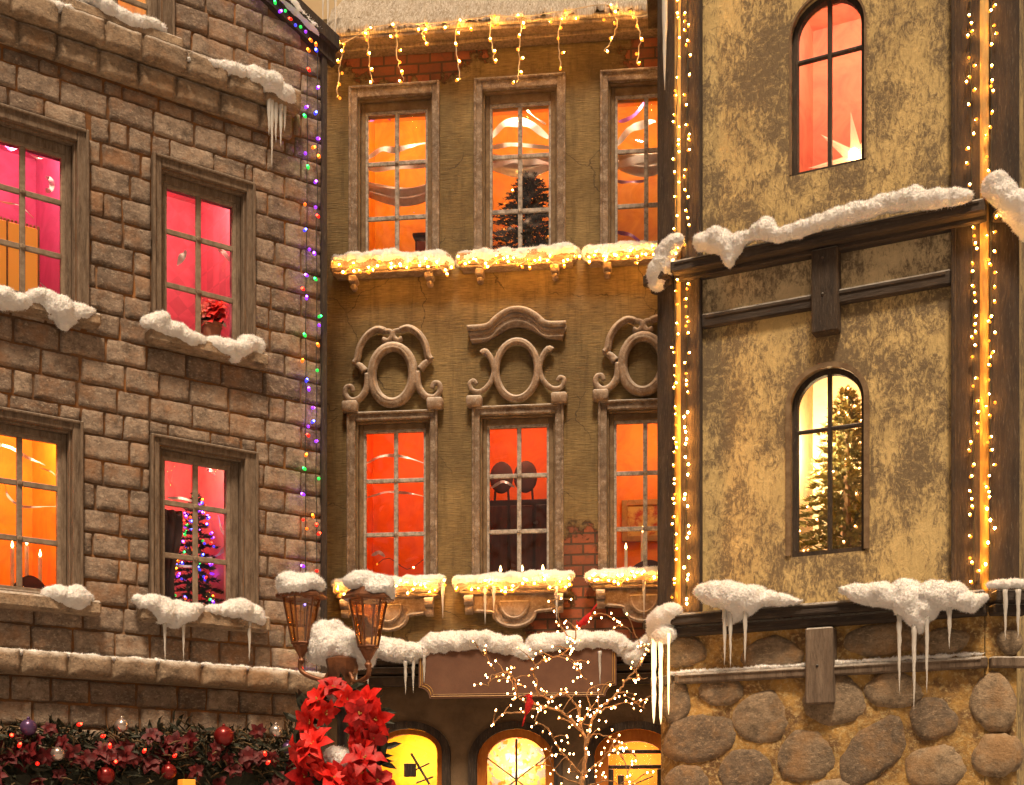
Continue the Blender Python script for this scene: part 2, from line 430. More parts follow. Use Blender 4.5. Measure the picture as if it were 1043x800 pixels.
MT['canvas'] = m_mix('painted canvas', (.62, .42, .10), (.35, .05, .02), 9, .45, .6, bump=.1)
MT['ground'] = m_mix('trodden snow', (.45, .42, .40), (.25, .22, .2), 2, bump=.5, bs=20, bd=.03)
MT['backwall'] = m_mix('beige back wall', (.55, .42, .25), (.48, .35, .2), 3, bump=.1)
MT['blue_screen'] = m_emit('lit blue banner', (.30, .45, 1.0), .9)
E = {'warm': m_emit('warm bulb', (1, .42, .07), 225), 'white': m_emit('warm white bulb', (1, .46, .15), 45), 'red': m_emit('red bulb', (1, .035, .012), 14),
     'green': m_emit('green bulb', (.03, 1, .16), 9), 'blue': m_emit('blue bulb', (.06, .09, 1), 26), 'violet': m_emit('violet bulb', (.34, .06, 1), 24),
     'orange': m_emit('orange bulb', (1, .25, .012), 16), 'flame': m_emit('candle flame', (1, .62, .22), 14), 'tube': m_emit('lit ice tube', (1, .72, .36), 1.9),
     'star_paper': m_emit('lit star paper', (1, .66, .36), .55), 'star': m_emit('star lamp', (1, .72, .38), 60), 'shade': m_emit('amber lamp shade', (1, .36, .04), .38)}

HALO = {'warm': m_emit('amber bulb halo', (1, .30, .02), 1.5), 'white': m_emit('golden bulb halo', (1, .42, .12), 1.3), 'red': m_emit('red bulb halo', (1, .02, .01), .8), 'green': m_emit('green bulb halo', (.02, 1, .12), .6), 'blue': m_emit('blue bulb halo', (.05, .06, 1), 1.0), 'violet': m_emit('violet bulb halo', (.3, .04, 1), 1.0), 'orange': m_emit('orange bulb halo', (1, .18, .01), 1.0)}  # halo around each bulb, put into a faintly emissive cap
# ------------------------------------------------------------------ bulbs and strings
BULB = {}
def bulb_mesh(key, r):
    kk = (key, round(r, 4))
    if kk not in BULB:
        bm = new_bm()
        blob(bm, Vector((0, 0, r * .55)), r * .72, r * .72, r * 1.0, sub=2, mi=0)
        lathe(bm, Vector((0, 0, -r * 1.5)), [(r * .35, 0), (r * .8, r * .35), (r * 1.12, r * 1.3), (r * 1.0, r * 1.9), (r * .5, r * 2.15)], 8)
        n0 = len(bm.faces)
        bm.faces.ensure_lookup_table()
        for f in bm.faces[80:]: f.material_index = 1
        me = bpy.data.meshes.new('bulb'); bm.to_mesh(me); bm.free()
        me.polygons.foreach_set('use_smooth', [True] * len(me.polygons))
        me.materials.append(E[key]); me.materials.append(HALO[key] if key in HALO else E[key]); BULB[kk] = me
    return BULB[kk]

def add_bulbs(parent, bulbs, r):
    inv = WM[parent.name].inverted()
    for i, (p, key) in enumerate(bulbs[:100]):
        o = bpy.data.objects.new('bulb', bulb_mesh(key, r)); COL.objects.link(o)
        o.parent = parent; o.location = inv @ p
        o.rotation_euler = (RND.uniform(-1.3, 1.3), RND.uniform(-1.3, 1.3), 0)
    if len(bulbs) > 100:
        bm = new_bm()
        for p, key in bulbs[100:]: blob(bm, p, r, r, r * 1.3, sub=1)
        tag(mesh_obj('bulbs', bm, E[bulbs[100][1]], parent, smooth=True), kind='stuff')

def smooth_path(pts, n=6):
    pts = [Vector(p) for p in pts]
    if len(pts) < 3: return [pts[0].lerp(pts[-1], t / n) for t in range(n + 1)]
    out = []
    for i in range(len(pts) - 1):
        p0 = pts[max(i - 1, 0)]; p1 = pts[i]; p2 = pts[i + 1]; p3 = pts[min(i + 2, len(pts) - 1)]
        for k in range(n):
            t = k / n
            out.append(.5 * ((2 * p1) + (p2 - p0) * t + (2 * p0 - 5 * p1 + 4 * p2 - p3) * t * t + (3 * p1 - p0 - 3 * p2 + p3) * t ** 3))
    out.append(pts[-1]); return out

def light_string(label, group, wires, bulbs, wire_mat, r=.012, wr=.003, name='light_string', cat='string lights'):
    allp = [p for w in wires for p in w]
    base = Vector((sum(p.x for p in allp) / len(allp), sum(p.y for p in allp) / len(allp), min(p.z for p in allp)))
    t = thing(name, label, cat, base, 0, group)
    bm = new_bm()
    for w in wires: tube(bm, w, wr, 5)
    mesh_obj('wire', bm, wire_mat, t, smooth=True)
    add_bulbs(t, bulbs, r)
    return t

# ------------------------------------------------------------------ snow and ice
def snow_obj(name, label, W, path, out=.06, group='snow clumps on ledges', voxel=.0075, step=.34, jit=.24, cat='snow', dy=1.0, fuzz=1.0):
    """path: list of (px,py,radius px); lumps strewn along it"""
    rng = random.Random(hash_s(label))
    bm = new_bm()
    P = []
    for (x, y, r) in path:
        p = W.pt(x, y, out) if W is not None else Vector()
        P.append((p, r * p.y / F))
    seq = []
    for (a, ra), (b, rb) in zip(P, P[1:]):
        L = (b - a).length; nst = max(1, int(L / (step * max(.012, (ra + rb) / 2))))
        for k in range(nst):
            t = k / nst; seq.append((a.lerp(b, t), ra + (rb - ra) * t))
    seq.append(P[-1])
    for p, r in seq:
        for q in range(2):
            rr = r * rng.uniform(.74, .98)
            d = Vector((rng.uniform(-1, 1), rng.uniform(-1, 1) * dy, rng.uniform(-1, 1))) * r * jit
            blob(bm, p + d, rr, rr * dy, rr * rng.uniform(.8, 1), sub=2)
    return snow_bake(name, label, cat, bm, W.a if W is not None else 0, group, voxel, fuzz)

def hash_s(s):
    h = 0
    for ch in s: h = (h * 131 + ord(ch)) % 1000003
    return h

def snow_bake(name, label, cat, bm, rz, group, voxel=.009, fuzz=1.0):
    me = bpy.data.meshes.new('tmp'); bm.to_mesh(me); bm.free()
    o = bpy.data.objects.new('tmp', me); COL.objects.link(o)
    md = o.modifiers.new('r', 'REMESH'); md.mode = 'VOXEL'; md.voxel_size = voxel
    dg = bpy.context.evaluated_depsgraph_get()
    me2 = bpy.data.meshes.new_from_object(o.evaluated_get(dg))
    bpy.data.objects.remove(o); bpy.data.meshes.remove(me)
    b2 = bmesh.new(); b2.from_mesh(me2); bpy.data.meshes.remove(me2)
    for q in range(9): bmesh.ops.smooth_vert(b2, verts=b2.verts, factor=.5, use_axis_x=True, use_axis_y=True, use_axis_z=True)
    b2.normal_update()
    mv = []
    for v in b2.verts:
        c = v.co
        d = noise.noise(c * 14) * .012 + noise.noise(c * 60) * .004 + noise.noise(c * 130) * .005 + noise.noise(c * 260) * .005
        mv.append(v.normal * d * fuzz)
    for v, d in zip(b2.verts, mv): v.co += d
    # cottony fibres standing off the surface
    rf = random.Random(hash_s(label) + 5)
    for v in list(b2.verts):
        if rf.random() < .7 * fuzz:
            nn = (v.normal + Vector((rf.uniform(-1, 1), rf.uniform(-1, 1), rf.uniform(-1, 1))) * .8).normalized()
            sd_ = nn.cross(Vector((rf.random(), rf.random(), rf.random()))).normalized() * rf.uniform(.0012, .0026)
            c0_ = v.co - nn * .003
            b2.faces.new([b2.verts.new(c0_ - sd_), b2.verts.new(c0_ + sd_), b2.verts.new(v.co + nn * rf.uniform(.004, .016))])
    b2.loops.layers.float_color.new('tone')
    o = mesh_obj(name, b2, MT['snow'], None, rz, smooth=True, recalc=False)
    return tag(o, label, cat, group)

def icicle(label, top, length, r, mat=None, group='hanging icicles', name='icicle'):
    rng = random.Random(hash_s(label))
    bm = new_bm(); n = 12; pts = []; rad = []
    for k in range(n + 1):
        t = k / n
        pts.append(top + Vector((rng.uniform(-1, 1) * .0015, rng.uniform(-1, 1) * .0015, .02 - (length + .02) * t)))
        rad.append(max(.0012, r * (1 - t) ** (.75 if name == 'icicle' else .22) * rng.uniform(.82, 1.15)))
    tube(bm, pts, rad, 8)
    return tag(mesh_obj(name, bm, mat or MT['ice'], None, smooth=True), label, 'icicle', group)

# ------------------------------------------------------------------ rooms behind windows
def room(house, W, u0, u1, z0, z1, col, power, depth=.9, mu=.16, mz=.16, lcol=(1, .78, .5), y0=.17, lpos=(0.5, .16, .93), name='room', rough=.7, pattern=False):
    k = N('room paint')
    c = k.mix(k.step(k.noise(3.5, 5, .65, dist=1.5), .36, .7), col, (col[0] * .80, col[1] * .62, col[2] * .7))
    if pattern:
        ch = k.n('ShaderNodeTexChecker', {'Vector': k.n('ShaderNodeMapping', {'Vector': k.obj(), 'Rotation': (0, R(45), 0)}).outputs[0], 'Scale': 9.0})
        c = k.mix(k.mul(ch.outputs['Fac'], .35), c, tuple(x * .5 for x in col))
    m = k.bsdf(c, rough)
    bm = new_bm()
    U0, U1, Z0, Z1, y1 = u0 - mu, u1 + mu, z0 - mz * .4, z1 + mz, y0 + depth
    q = lambda *pts: bm.faces.new([bm.verts.new(W.at(*p)) for p in pts])
    q((U0, y1, Z0), (U1, y1, Z0), (U1, y1, Z1), (U0, y1, Z1))
    q((U0, y0, Z0), (U0, y1, Z0), (U0, y1, Z1), (U0, y0, Z1)); q((U1, y0, Z0), (U1, y1, Z0), (U1, y1, Z1), (U1, y0, Z1))
    q((U0, y0, Z0), (U1, y0, Z0), (U1, y1, Z0), (U0, y1, Z0)); q((U0, y0, Z1), (U1, y0, Z1), (U1, y1, Z1), (U0, y1, Z1))
    e = .004
    q((U0, y0, Z0), (u0 - e, y0, Z0), (u0 - e, y0, Z1), (U0, y0, Z1)); q((u1 + e, y0, Z0), (U1, y0, Z0), (U1, y0, Z1), (u1 + e, y0, Z1))
    q((u0 - e, y0, Z0), (u1 + e, y0, Z0), (u1 + e, y0, z0 - e), (u0 - e, y0, z0 - e)); q((u0 - e, y0, z1 + e), (u1 + e, y0, z1 + e), (u1 + e, y0, Z1), (u0 - e, y0, Z1))
    set_tone(bm, bm.faces, .5)
    mesh_obj(name, bm, m, house, recalc=False)
    ld = bpy.data.lights.new('room_lamp', 'POINT'); ld.energy = power * .95; ld.color = lcol; ld.shadow_soft_size = .05
    lo = bpy.data.objects.new('room_lamp', ld); COL.objects.link(lo)
    lo.location = W.at(U0 + (U1 - U0) * lpos[0], y0 + lpos[1], Z0 + (Z1 - Z0) * lpos[2])

def ring(bm, W, o, i, yf, yb, tone=.5, bev=.005):
    """rectangular frame: o,i = (u0,u1,z0,z1) outer and inner"""
    box(bm, W, o[0], i[0], yf, yb, o[2], o[3], bev, tone); box(bm, W, i[1], o[1], yf, yb, o[2], o[3], bev, tone)
    box(bm, W, i[0], i[1], yf + .001, yb, i[3], o[3], bev, tone); box(bm, W, i[0], i[1], yf + .001, yb, o[2], i[2], bev, tone)

def sash_window(house, W, cx, ol, orr, ot, ob, gl, gr, gt, gb, bars, mull, casing, inner, muntin, frame_depth=.03, recess=.07, bar=.017, proud2=None):
    """all arguments in photo pixels; heights are read at the middle column cx"""
    U = lambda x: W.uz(x, (gt + gb) / 2)[0]
    Z = lambda y: W.uz(cx, y)[1]
    o = (U(ol), U(orr), Z(ob), Z(ot)); g = (U(gl), U(gr), Z(gb), Z(gt))
    w = min(g[0] - o[0], o[1] - g[1]); a = .55 * (g[0] - o[0]); b = .55 * (o[1] - g[1]); t = .5 * (o[3] - g[3]); d = .4 * (g[2] - o[2])
    mid = (o[0] + a, o[1] - b, o[2] + d, o[3] - t)
    bm = new_bm()
    ring(bm, W, o, mid, -frame_depth, .03)
    # raised outer bead
    q = .016
    ring(bm, W, (o[0] - .004, o[1] + .004, o[2], o[3] + .004), (o[0] + q, o[1] - q, o[2] + q, o[3] - q), -frame_depth - .018, -frame_depth + .01)
    win = mesh_obj('window', bm, casing, house)
    bm = new_bm()
    m2 = .016
    ring(bm, W, (mid[0] + .0015, mid[1] - .0015, mid[2] + .0015, mid[3] - .0015), (mid[0] + m2, mid[1] - m2, mid[2] + m2, mid[3] - m2), -frame_depth * .1, .05)
    ring(bm, W, (mid[0] + m2 + .001, mid[1] - m2 - .001, mid[2] + m2 + .001, mid[3] - m2 - .001), (g[0] + .002, g[1] - .002, g[2] + .002, g[3] - .002), recess - .03, recess + .035)
    mesh_obj('inner_frame', bm, inner, win)
    bm = new_bm(); s = bar / 2; y0, y1 = recess - .012, recess + .012
    um = U(mull); e = .006
    sb = bar * .62
    ring(bm, W, (g[0] - .002, g[1] + .002, g[2] - .002, g[3] + .002), (g[0] + sb, g[1] - sb, g[2] + sb, g[3] - sb), y0 - .006, y1 + .004, bev=.003)
    zs = [g[2] + sb] + sorted(Z(y) for y in bars) + [g[3] - sb]
    box(bm, W, um - s, um + s, y0, y1, g[2] + sb, g[3] - sb, .004)
    for z in zs[1:-1]:
        box(bm, W, g[0] + sb, um - s, y0 + .002, y1, z - s, z + s, .004); box(bm, W, um + s, g[1] - sb, y0 + .002, y1, z - s, z + s, .004)
        blob(bm, W.at(um, y0 + .002, z), s * 1.25, s * 1.25, s * 1.25, 1)
    mesh_obj('glazing_bars', bm, muntin, win)
    bm = new_bm(); bm.faces.new([bm.verts.new(W.at(u, recess + .006, z)) for u, z in rect(g[0], g[1], g[2], g[3])]); set_tone(bm, bm.faces, .5)
    mesh_obj('pane', bm, MT['glass'], win)
    hole = rect(mid[0] + .008, mid[1] - .008, mid[2] + .008, mid[3] - .008)
    return o, g, hole, win

# ------------------------------------------------------------------ small things
def conifer(label, base, h, r, leaf, bulbs, seed, nleaf=1500, name='christmas_tree', bulb_r=.011, group=None, bend=1.0):
    rng = random.Random(seed)
    t = thing(name, label, 'christmas tree', base, 0, group)
    bm = new_bm()
    tube(bm, [base, base + Vector((0, 0, h * .95))], [r * .09, r * .02], 6); mesh_obj('trunk', bm, MT['bark'], t)
    bm = new_bm(); tips = []
    nb = max(40, nleaf // 16)
    for i in range(nb):
        f = (i + .5) / nb; z = h * (.08 + .90 * f ** .9); L = r * (1 - f) ** .85 * rng.uniform(.75, 1.1) + r * .06
        a = i * 2.399 + rng.uniform(-.3, .3)
        dirv = Vector((math.cos(a), math.sin(a), -.18 + .5 * f))
        p0 = base + Vector((0, 0, z)); tips.append(p0 + dirv * L * rng.uniform(.8, 1.0))
        for j in range(34):
            s = rng.uniform(.15, 1); p = p0 + dirv * L * s + Vector((0, 0, -.15 * L * s * s))
            n = Vector((rng.uniform(-1, 1), rng.uniform(-1, 1), rng.uniform(-.5, 1))).normalized()
            ll = .055 * h * rng.uniform(.6, 1.1) * (1.1 - .5 * f); ww = ll * .2
            tip = p + (dirv * .9 + n * .8).normalized() * ll
            sd = n.cross(dirv).normalized() * ww
            fc = bm.faces.new([bm.verts.new(p - sd), bm.verts.new(p + sd), bm.verts.new(tip)])
    set_tone(bm, bm.faces, .5)
    mesh_obj('foliage', bm, leaf, t, recalc=False)
    if bulbs:
        bl = []
        for q in range(bulbs[0]):
            p = rng.choice(tips); bl.append((base.lerp(p, 1) + Vector((rng.uniform(-.02, .02), rng.uniform(-.02, .02), rng.uniform(-.02, .02))), rng.choice(bulbs[1])))
        add_bulbs(t, bl, bulb_r)
    return t

def petal(bm, c, d, nrm, L, w, curl=.15, tone=.5):
    s = d.cross(nrm).normalized() * w
    p = [c, c + d * L * .35 + s + nrm * L * .05, c + d * L * .7 + s * .8 + nrm * L * curl * .4, c + d * L - nrm * L * curl, c + d * L * .7 - s * .8 + nrm * L * curl * .4, c + d * L * .35 - s + nrm * L * .05]
    mid1 = c + d * L * .36 - nrm * L * .02; mid2 = c + d * L * .7 + nrm * L * .0
    v = [bm.verts.new(x) for x in p]; a, b = bm.verts.new(mid1), bm.verts.new(mid2)
    fs = [bm.faces.new(q) for q in ((v[0], v[1], a), (v[1], v[2], b, a), (v[2], v[3], b), (v[3], v[4], b), (v[4], v[5], a, b), (v[5], v[0], a))]
    set_tone(bm, fs, tone)

def poinsettia(bm, c, nrm, r, rng, n=7, wf=.27):
    nrm = nrm.normalized(); x = nrm.cross(Vector((0, 0, 1))); x = x.normalized() if x.length > .1 else Vector((1, 0, 0)); y = nrm.cross(x)
    for lay, (m, sc, lift) in enumerate(((n, 1.0, .12), (n - 2, .68, .45))):
        ph = rng.random() * 6
        for k in range(m):
            a = ph + 2 * math.pi * k / m + rng.uniform(-.2, .2)
            d = (x * math.cos(a) + y * math.sin(a) + nrm * lift).normalized()
            nn = (nrm - d * nrm.dot(d)).normalized()
            petal(bm, c + nrm * .01 * lay, d, nn, r * sc * rng.uniform(.85, 1.1), r * sc * wf, rng.uniform(.05, .3))

def candle(parent, c, h, r=.014):
    bm = new_bm(); lathe(bm, c, [(r, 0), (r, h * .97), (r * .8, h)], 10); cd = mesh_obj('candle', bm, MT['wax'], parent, smooth=False)
    bm = new_bm(); lathe(bm, c + Vector((0, 0, h + .004)), [(r * .25, 0), (r * .75, .012), (r * .55, .026), (r * .08, .05)], 8)
    mesh_obj('flame', bm, E['flame'], cd, smooth=True)

exec_order = None
# =================================================================== GROUND, SKY, BACKDROP
bm = new_bm()
GN = 40
for i in range(GN + 1):
    for j in range(GN + 1):
        bm.verts.new((-60 + 120 * i / GN, -40 + 120 * j / GN, 0))
bm.verts.ensure_lookup_table()
for i in range(GN):
    for j in range(GN):
        bm.faces.new([bm.verts[i * (GN + 1) + j], bm.verts[(i + 1) * (GN + 1) + j], bm.verts[(i + 1) * (GN + 1) + j + 1], bm.verts[i * (GN + 1) + j + 1]])
tag(mesh_obj('ground', bm, MT['ground'], None), kind='structure')

BACK = Plane(0, 14.5, 0)
bh = thing('background_building', 'plain beige building seen through the slit between the stone house and the olive house', 'building', (0, 14.5, 0))
bm = new_bm(); box(bm, BACK, -9, 9, 0, 4, 0, 12, .02); mesh_obj('wall', bm, MT['backwall'], bh)
bm = new_bm(); a = BACK.uz(322, 470, .05); b = BACK.uz(334, 235, .05); box(bm, BACK, a[0], b[0], -.05, -.004, a[1], b[1], .004); mesh_obj('lit_banner', bm, MT['blue_screen'], bh)

# =================================================================== LEFT STONE HOUSE
W = BRICK
house = thing('stone_house', 'grey stone block house with brown sash windows and a snowy cornice', 'house', W.at(0, 0, 0), W.a)
ZL = lambda x, y, out=0: W.uz(x, y, out)[1]
wd = dict(casing=MT['wood_frame'], inner=MT['wood_frame'], muntin=MT['muntin_wood'])
specs = {
 'A': (25, -38, 88, 117, 306, -17, 69, 142, 298, (192, 248), 26),
 'B': (206, 154, 257, 174, 352, 170, 244, 194, 347, (241, 295), 206),
 'C': (22, -42, 82, 421, 607, -20, 65, 440, 600, (490, 547), 23),
 'D': (205, 152, 260, 453, 624, 168, 238, 469, 617, (515, 568), 203),
 'E': (120, 68, 175, -110, 24, 86, 157, -92, 14, (-40, -10), 121)}
LW = {q: sash_window(house, W, *s, frame_depth=.035, bar=.036, **wd) for q, s in specs.items()}
holes = [LW[q][2] for q in LW]
outers = [LW[q][0] for q in LW]
# gable outline
pv = W.uz(325, 45); pv2 = W.uz(275, -2)
sl = (pv2[1] - pv[1]) / (pv2[0] - pv[0])
UL = -4.2; u_apex = -2.1
z_apex = pv[1] + sl * (u_apex - 0)
zl = lambda u: pv[1] + sl * (u - 0) if u > u_apex else z_apex - sl * (u - u_apex)
bm = new_bm()
sheet(bm, W, [(UL, 0), (0, 0), (0, zl(0)), (u_apex, z_apex), (UL, zl(UL))], holes)
for face in ([(0, 0, 0), (0, 4, 0), (0, 4, zl(0)), (0, 0, zl(0))], [(UL, 0, 0), (UL, 4, 0), (UL, 4, zl(UL)), (UL, 0, zl(UL))],
             [(UL, 4, 0), (0, 4, 0), (0, 4, zl(0)), (u_apex, 4, z_apex), (UL, 4, zl(UL))]):
    f = bm.faces.new([bm.verts.new(W.at(*p)) for p in face]); set_tone(bm, [f], .5)
# stones
rng = random.Random(3)
CH = .163
z_led0, z_led1 = ZL(165, 698), ZL(165, 675)
cor0, cor1, cor2 = ZL(150, 97), ZL(150, 72), ZL(150, 47)
def sub_rect(r, h):
    if r[1] <= h[0] or r[0] >= h[1] or r[3] <= h[2] or r[2] >= h[3]: return [r]
    out = []
    if r[0] < h[0]: out.append((r[0], h[0], r[2], r[3]))
    if r[1] > h[1]: out.append((h[1], r[1], r[2], r[3]))
    a, b = max(r[0], h[0]), min(r[1], h[1])
    if r[2] < h[2]: out.append((a, b, r[2], h[2]))
    if r[3] > h[3]: out.append((a, b, h[3], r[3]))
    return out
blockers = outers + [(UL, .05, z_led0, z_led1), (UL, W.uz(299, 120)[0], cor0, cor2)]
stones = bm
z = 1.0; row = 0
while z < z_apex:
    u = -.0
    hrow = CH * rng.uniform(.94, 1.06)
    first = True
    while u > UL + .3:
        wdt = rng.uniform(.21, .33)
        if first: wdt = .17 if row % 2 else .30; first = False
        elif rng.random() < .12: wdt = .13
        r = (u - wdt, u, z, z + hrow)
        rs = [r]
        for h in blockers: rs = [x for q in rs for x in sub_rect(q, h)]
        for x in rs:
            if x[1] - x[0] > .04 and x[3] - x[2] > .035 and x[3] < zl((x[0] + x[1]) / 2) - .02:
                g = .0038
                pillow(stones, W, x[0] + g, x[1] - g, x[2] + g, x[3] - g, -.002, rng.uniform(.011, .021), rng, min(1, max(0, rng.gauss(.5, .32))), step=.022, rr=.010, rough=.008, mi=1)
        u -= wdt
    z += hrow; row += 1
mesh_obj('wall', bm, [MT['mortar'], MT['brick']], house, smooth=True)
# cornice of two courses, and the lower ledge
bm = new_bm(); uc = W.uz(299, 120)[0]
box(bm, W, UL, uc - .01, -.115, .0, cor1 + .006, cor2 - .004, .01, .35); box(bm, W, UL, uc - .035, -.05, 0, cor0 + .01, cor1 + .004, .01, .35)
for (za, zb, yy, off) in ((cor1, cor2, -.115, 0), (cor0, cor1, -.05, .14)):
    u = uc - off * .3
    while u > UL + .3:
        wdt = rng.uniform(.24, .34); pillow(bm, W, u - wdt + .005, u - .005, za + .003, zb - .002, yy, .032, rng, rng.gauss(.5, .2), step=.022, rr=.028); u -= wdt
for u0 in [uc - .3 * i for i in range(10)]:
    pillow(bm, W, u0 - .29, u0 - .01, cor2 - .02, cor2 + .012, -.10, .02, rng, .5)
mesh_obj('cornice', bm, MT['ledge'], house, smooth=True)
bm = new_bm()
box(bm, W, UL, .03, -.10, 0, z_led0, z_led1 - .01, .012, .4)
u = .05
while u > UL + .3:
    wdt = rng.uniform(.27, .40); pillow(bm, W, u - wdt + .006, u - .006, z_led0 + .004, z_led1 + .004, -.10, .05, rng, rng.gauss(.6, .2), step=.02, rr=.06, rough=.009); u -= wdt
mesh_obj('ledge', bm, MT['ledge'], house, smooth=True)
# sills
bm = None
for q, (x0, x1, y0_, y1_) in {'A': (-45, 97, 309, 322), 'B': (146, 266, 352, 365), 'C': (-45, 97, 607, 622), 'D': (138, 268, 624, 640), 'E': (62, 180, 26, 38)}.items():
    cx = specs[q][0]; bm = new_bm()
    box(bm, W, W.uz(x0, 400)[0], W.uz(x1, 400)[0], -.13, .02, ZL(cx, y1_), ZL(cx, y0_), .014, .4)
    mesh_obj('sill', bm, MT['ledge'], LW[q][3])
# roof verge
bm = new_bm()
for (ua, ub) in ((.10, u_apex), (u_apex, UL - .2)):
    za, zb = zl(min(ua, 0)) - sl * 0 if False else (pv[1] + sl * ua if ua > u_apex - 1e-6 else z_apex), (z_apex if ub == u_apex else zl(ub))
    prism(bm, W, [(ua, za - .0), (ub, zb), (ub, zb + .10), (ua, za + .10)], -.10, 4.05)
mesh_obj('roof', bm, MT['dark_wood'], house)
bm = new_bm()
prism(bm, W, [(.09, pv[1] + sl * .09 - .10), (u_apex, z_apex - .10), (u_apex, z_apex - .004), (.09, pv[1] + sl * .09 - .004)], -.055, -.003)
mesh_obj('verge_board', bm, MT['dark_wood'], house)
# dark corner strip the lights are fixed to
bm = new_bm(); box(bm, W, -.012, .03, -.045, .05, 0, pv[1] - .02, .006); mesh_obj('corner_strip', bm, MT['dark_wood'], house)
# rooms
cols = {'A': ((.66, .10, .30), 19), 'B': ((.80, .14, .24), 18), 'C': ((.97, .42, .02), 22), 'D': ((.80, .20, .20), 15), 'E': ((.85, .55, .2), 16)}
for q, (c, p) in cols.items():
    g = LW[q][1]; room(house, W, g[0], g[1], g[2], g[3], c, p, depth=.8, mu=.10, mz=.36, lpos=(.5, .07, .86), pattern=(q == 'B'))

# =================================================================== MIDDLE STUCCO HOUSE
W = STUC
mid = thing('stucco_house', 'narrow olive stucco house with tall grey framed windows and carved ornaments', 'house', W.at(0, 0, 0), W.a)
ZM = lambda x, y, out=0: W.uz(x, y, out)[1]
UM = lambda x, y=400, out=0: W.uz(x, y, out)[0]
md = dict(casing=MT['casing'], inner=MT['inner_casing'], muntin=MT['muntin_grey'])
mspecs = {
 'U1': (403, 357, 448, 89, 264, 371, 435, 110, 260, (163, 219), 403),
 'U2': (529, 484, 576, 81, 258, 498, 561, 102, 254, (156, 212), 529),
 'U3': (657, 612, 703, 73, 252, 626, 689, 93, 248, (150, 206), 658),
 'L1': (402, 355, 446, 421, 597, 369, 433, 436, 592, (488, 543), 402),
 'L2': (528, 482, 574, 415, 592, 495, 559, 431, 588, (483, 540), 528),
 'L3': (656, 610, 702, 409, 587, 625, 688, 426, 583, (480, 537), 657)}
MW = {q: sash_window(mid, W, *s, frame_depth=.04, recess=.06, bar=.034, **md) for q, s in mspecs.items()}
holes = [MW[q][2] for q in MW]
uL, uR = UM(327), UM(760)
z_top = ZM(500, 20) + .1
z_gf = ZM(500, 700)
# ground floor arches
arches = []
for (x0, x1, ap, sp) in ((378, 452, 741, 766), (484, 566, 741, 775), (604, 690, 741, 770)):
    zc = ZM((x0 + x1) / 2, sp, 0); arches.append((UM(x0, 780), UM(x1, 780), zc, ZM((x0 + x1) / 2, ap) - zc))
bm = new_bm(); sheet(bm, W, rect(uL, uR, z_gf, z_top), holes)
for ue in (uL, uR):
    f = bm.faces.new([bm.verts.new(W.at(*p)) for p in ((ue, 0, 0), (ue, 3, 0), (ue, 3, z_top), (ue, 0, z_top))]); set_tone(bm, [f], .5)
f = bm.faces.new([bm.verts.new(W.at(*p)) for p in ((uL, 3, 0), (uR, 3, 0), (uR, 3, z_top), (uL, 3, z_top))]); set_tone(bm, [f], .5)
mesh_obj('wall', bm, MT['stucco'], mid)
bm = new_bm(); sheet(bm, W, rect(uL, uR, 0, z_gf), [arch(a[0], a[1], .05, a[2], a[3]) for a in arches], y=.012, depth=.14)
mesh_obj('ground_floor_wall', bm, MT['dark_wall'], mid)
cols = {'U1': ((.98, .47, .03), 16), 'U2': ((.96, .44, .03), 15), 'U3': ((.95, .43, .04), 14), 'L1': ((.88, .19, .01), 8.5), 'L2': ((.88, .20, .012), 9), 'L3': ((.95, .30, .012), 16)}
for q, (c, p) in cols.items():
    g = MW[q][1]; room(mid, W, g[0], g[1], g[2], g[3], c, p, depth=.8, mu=.13, mz=.40, lpos=(.5, .07, .84))
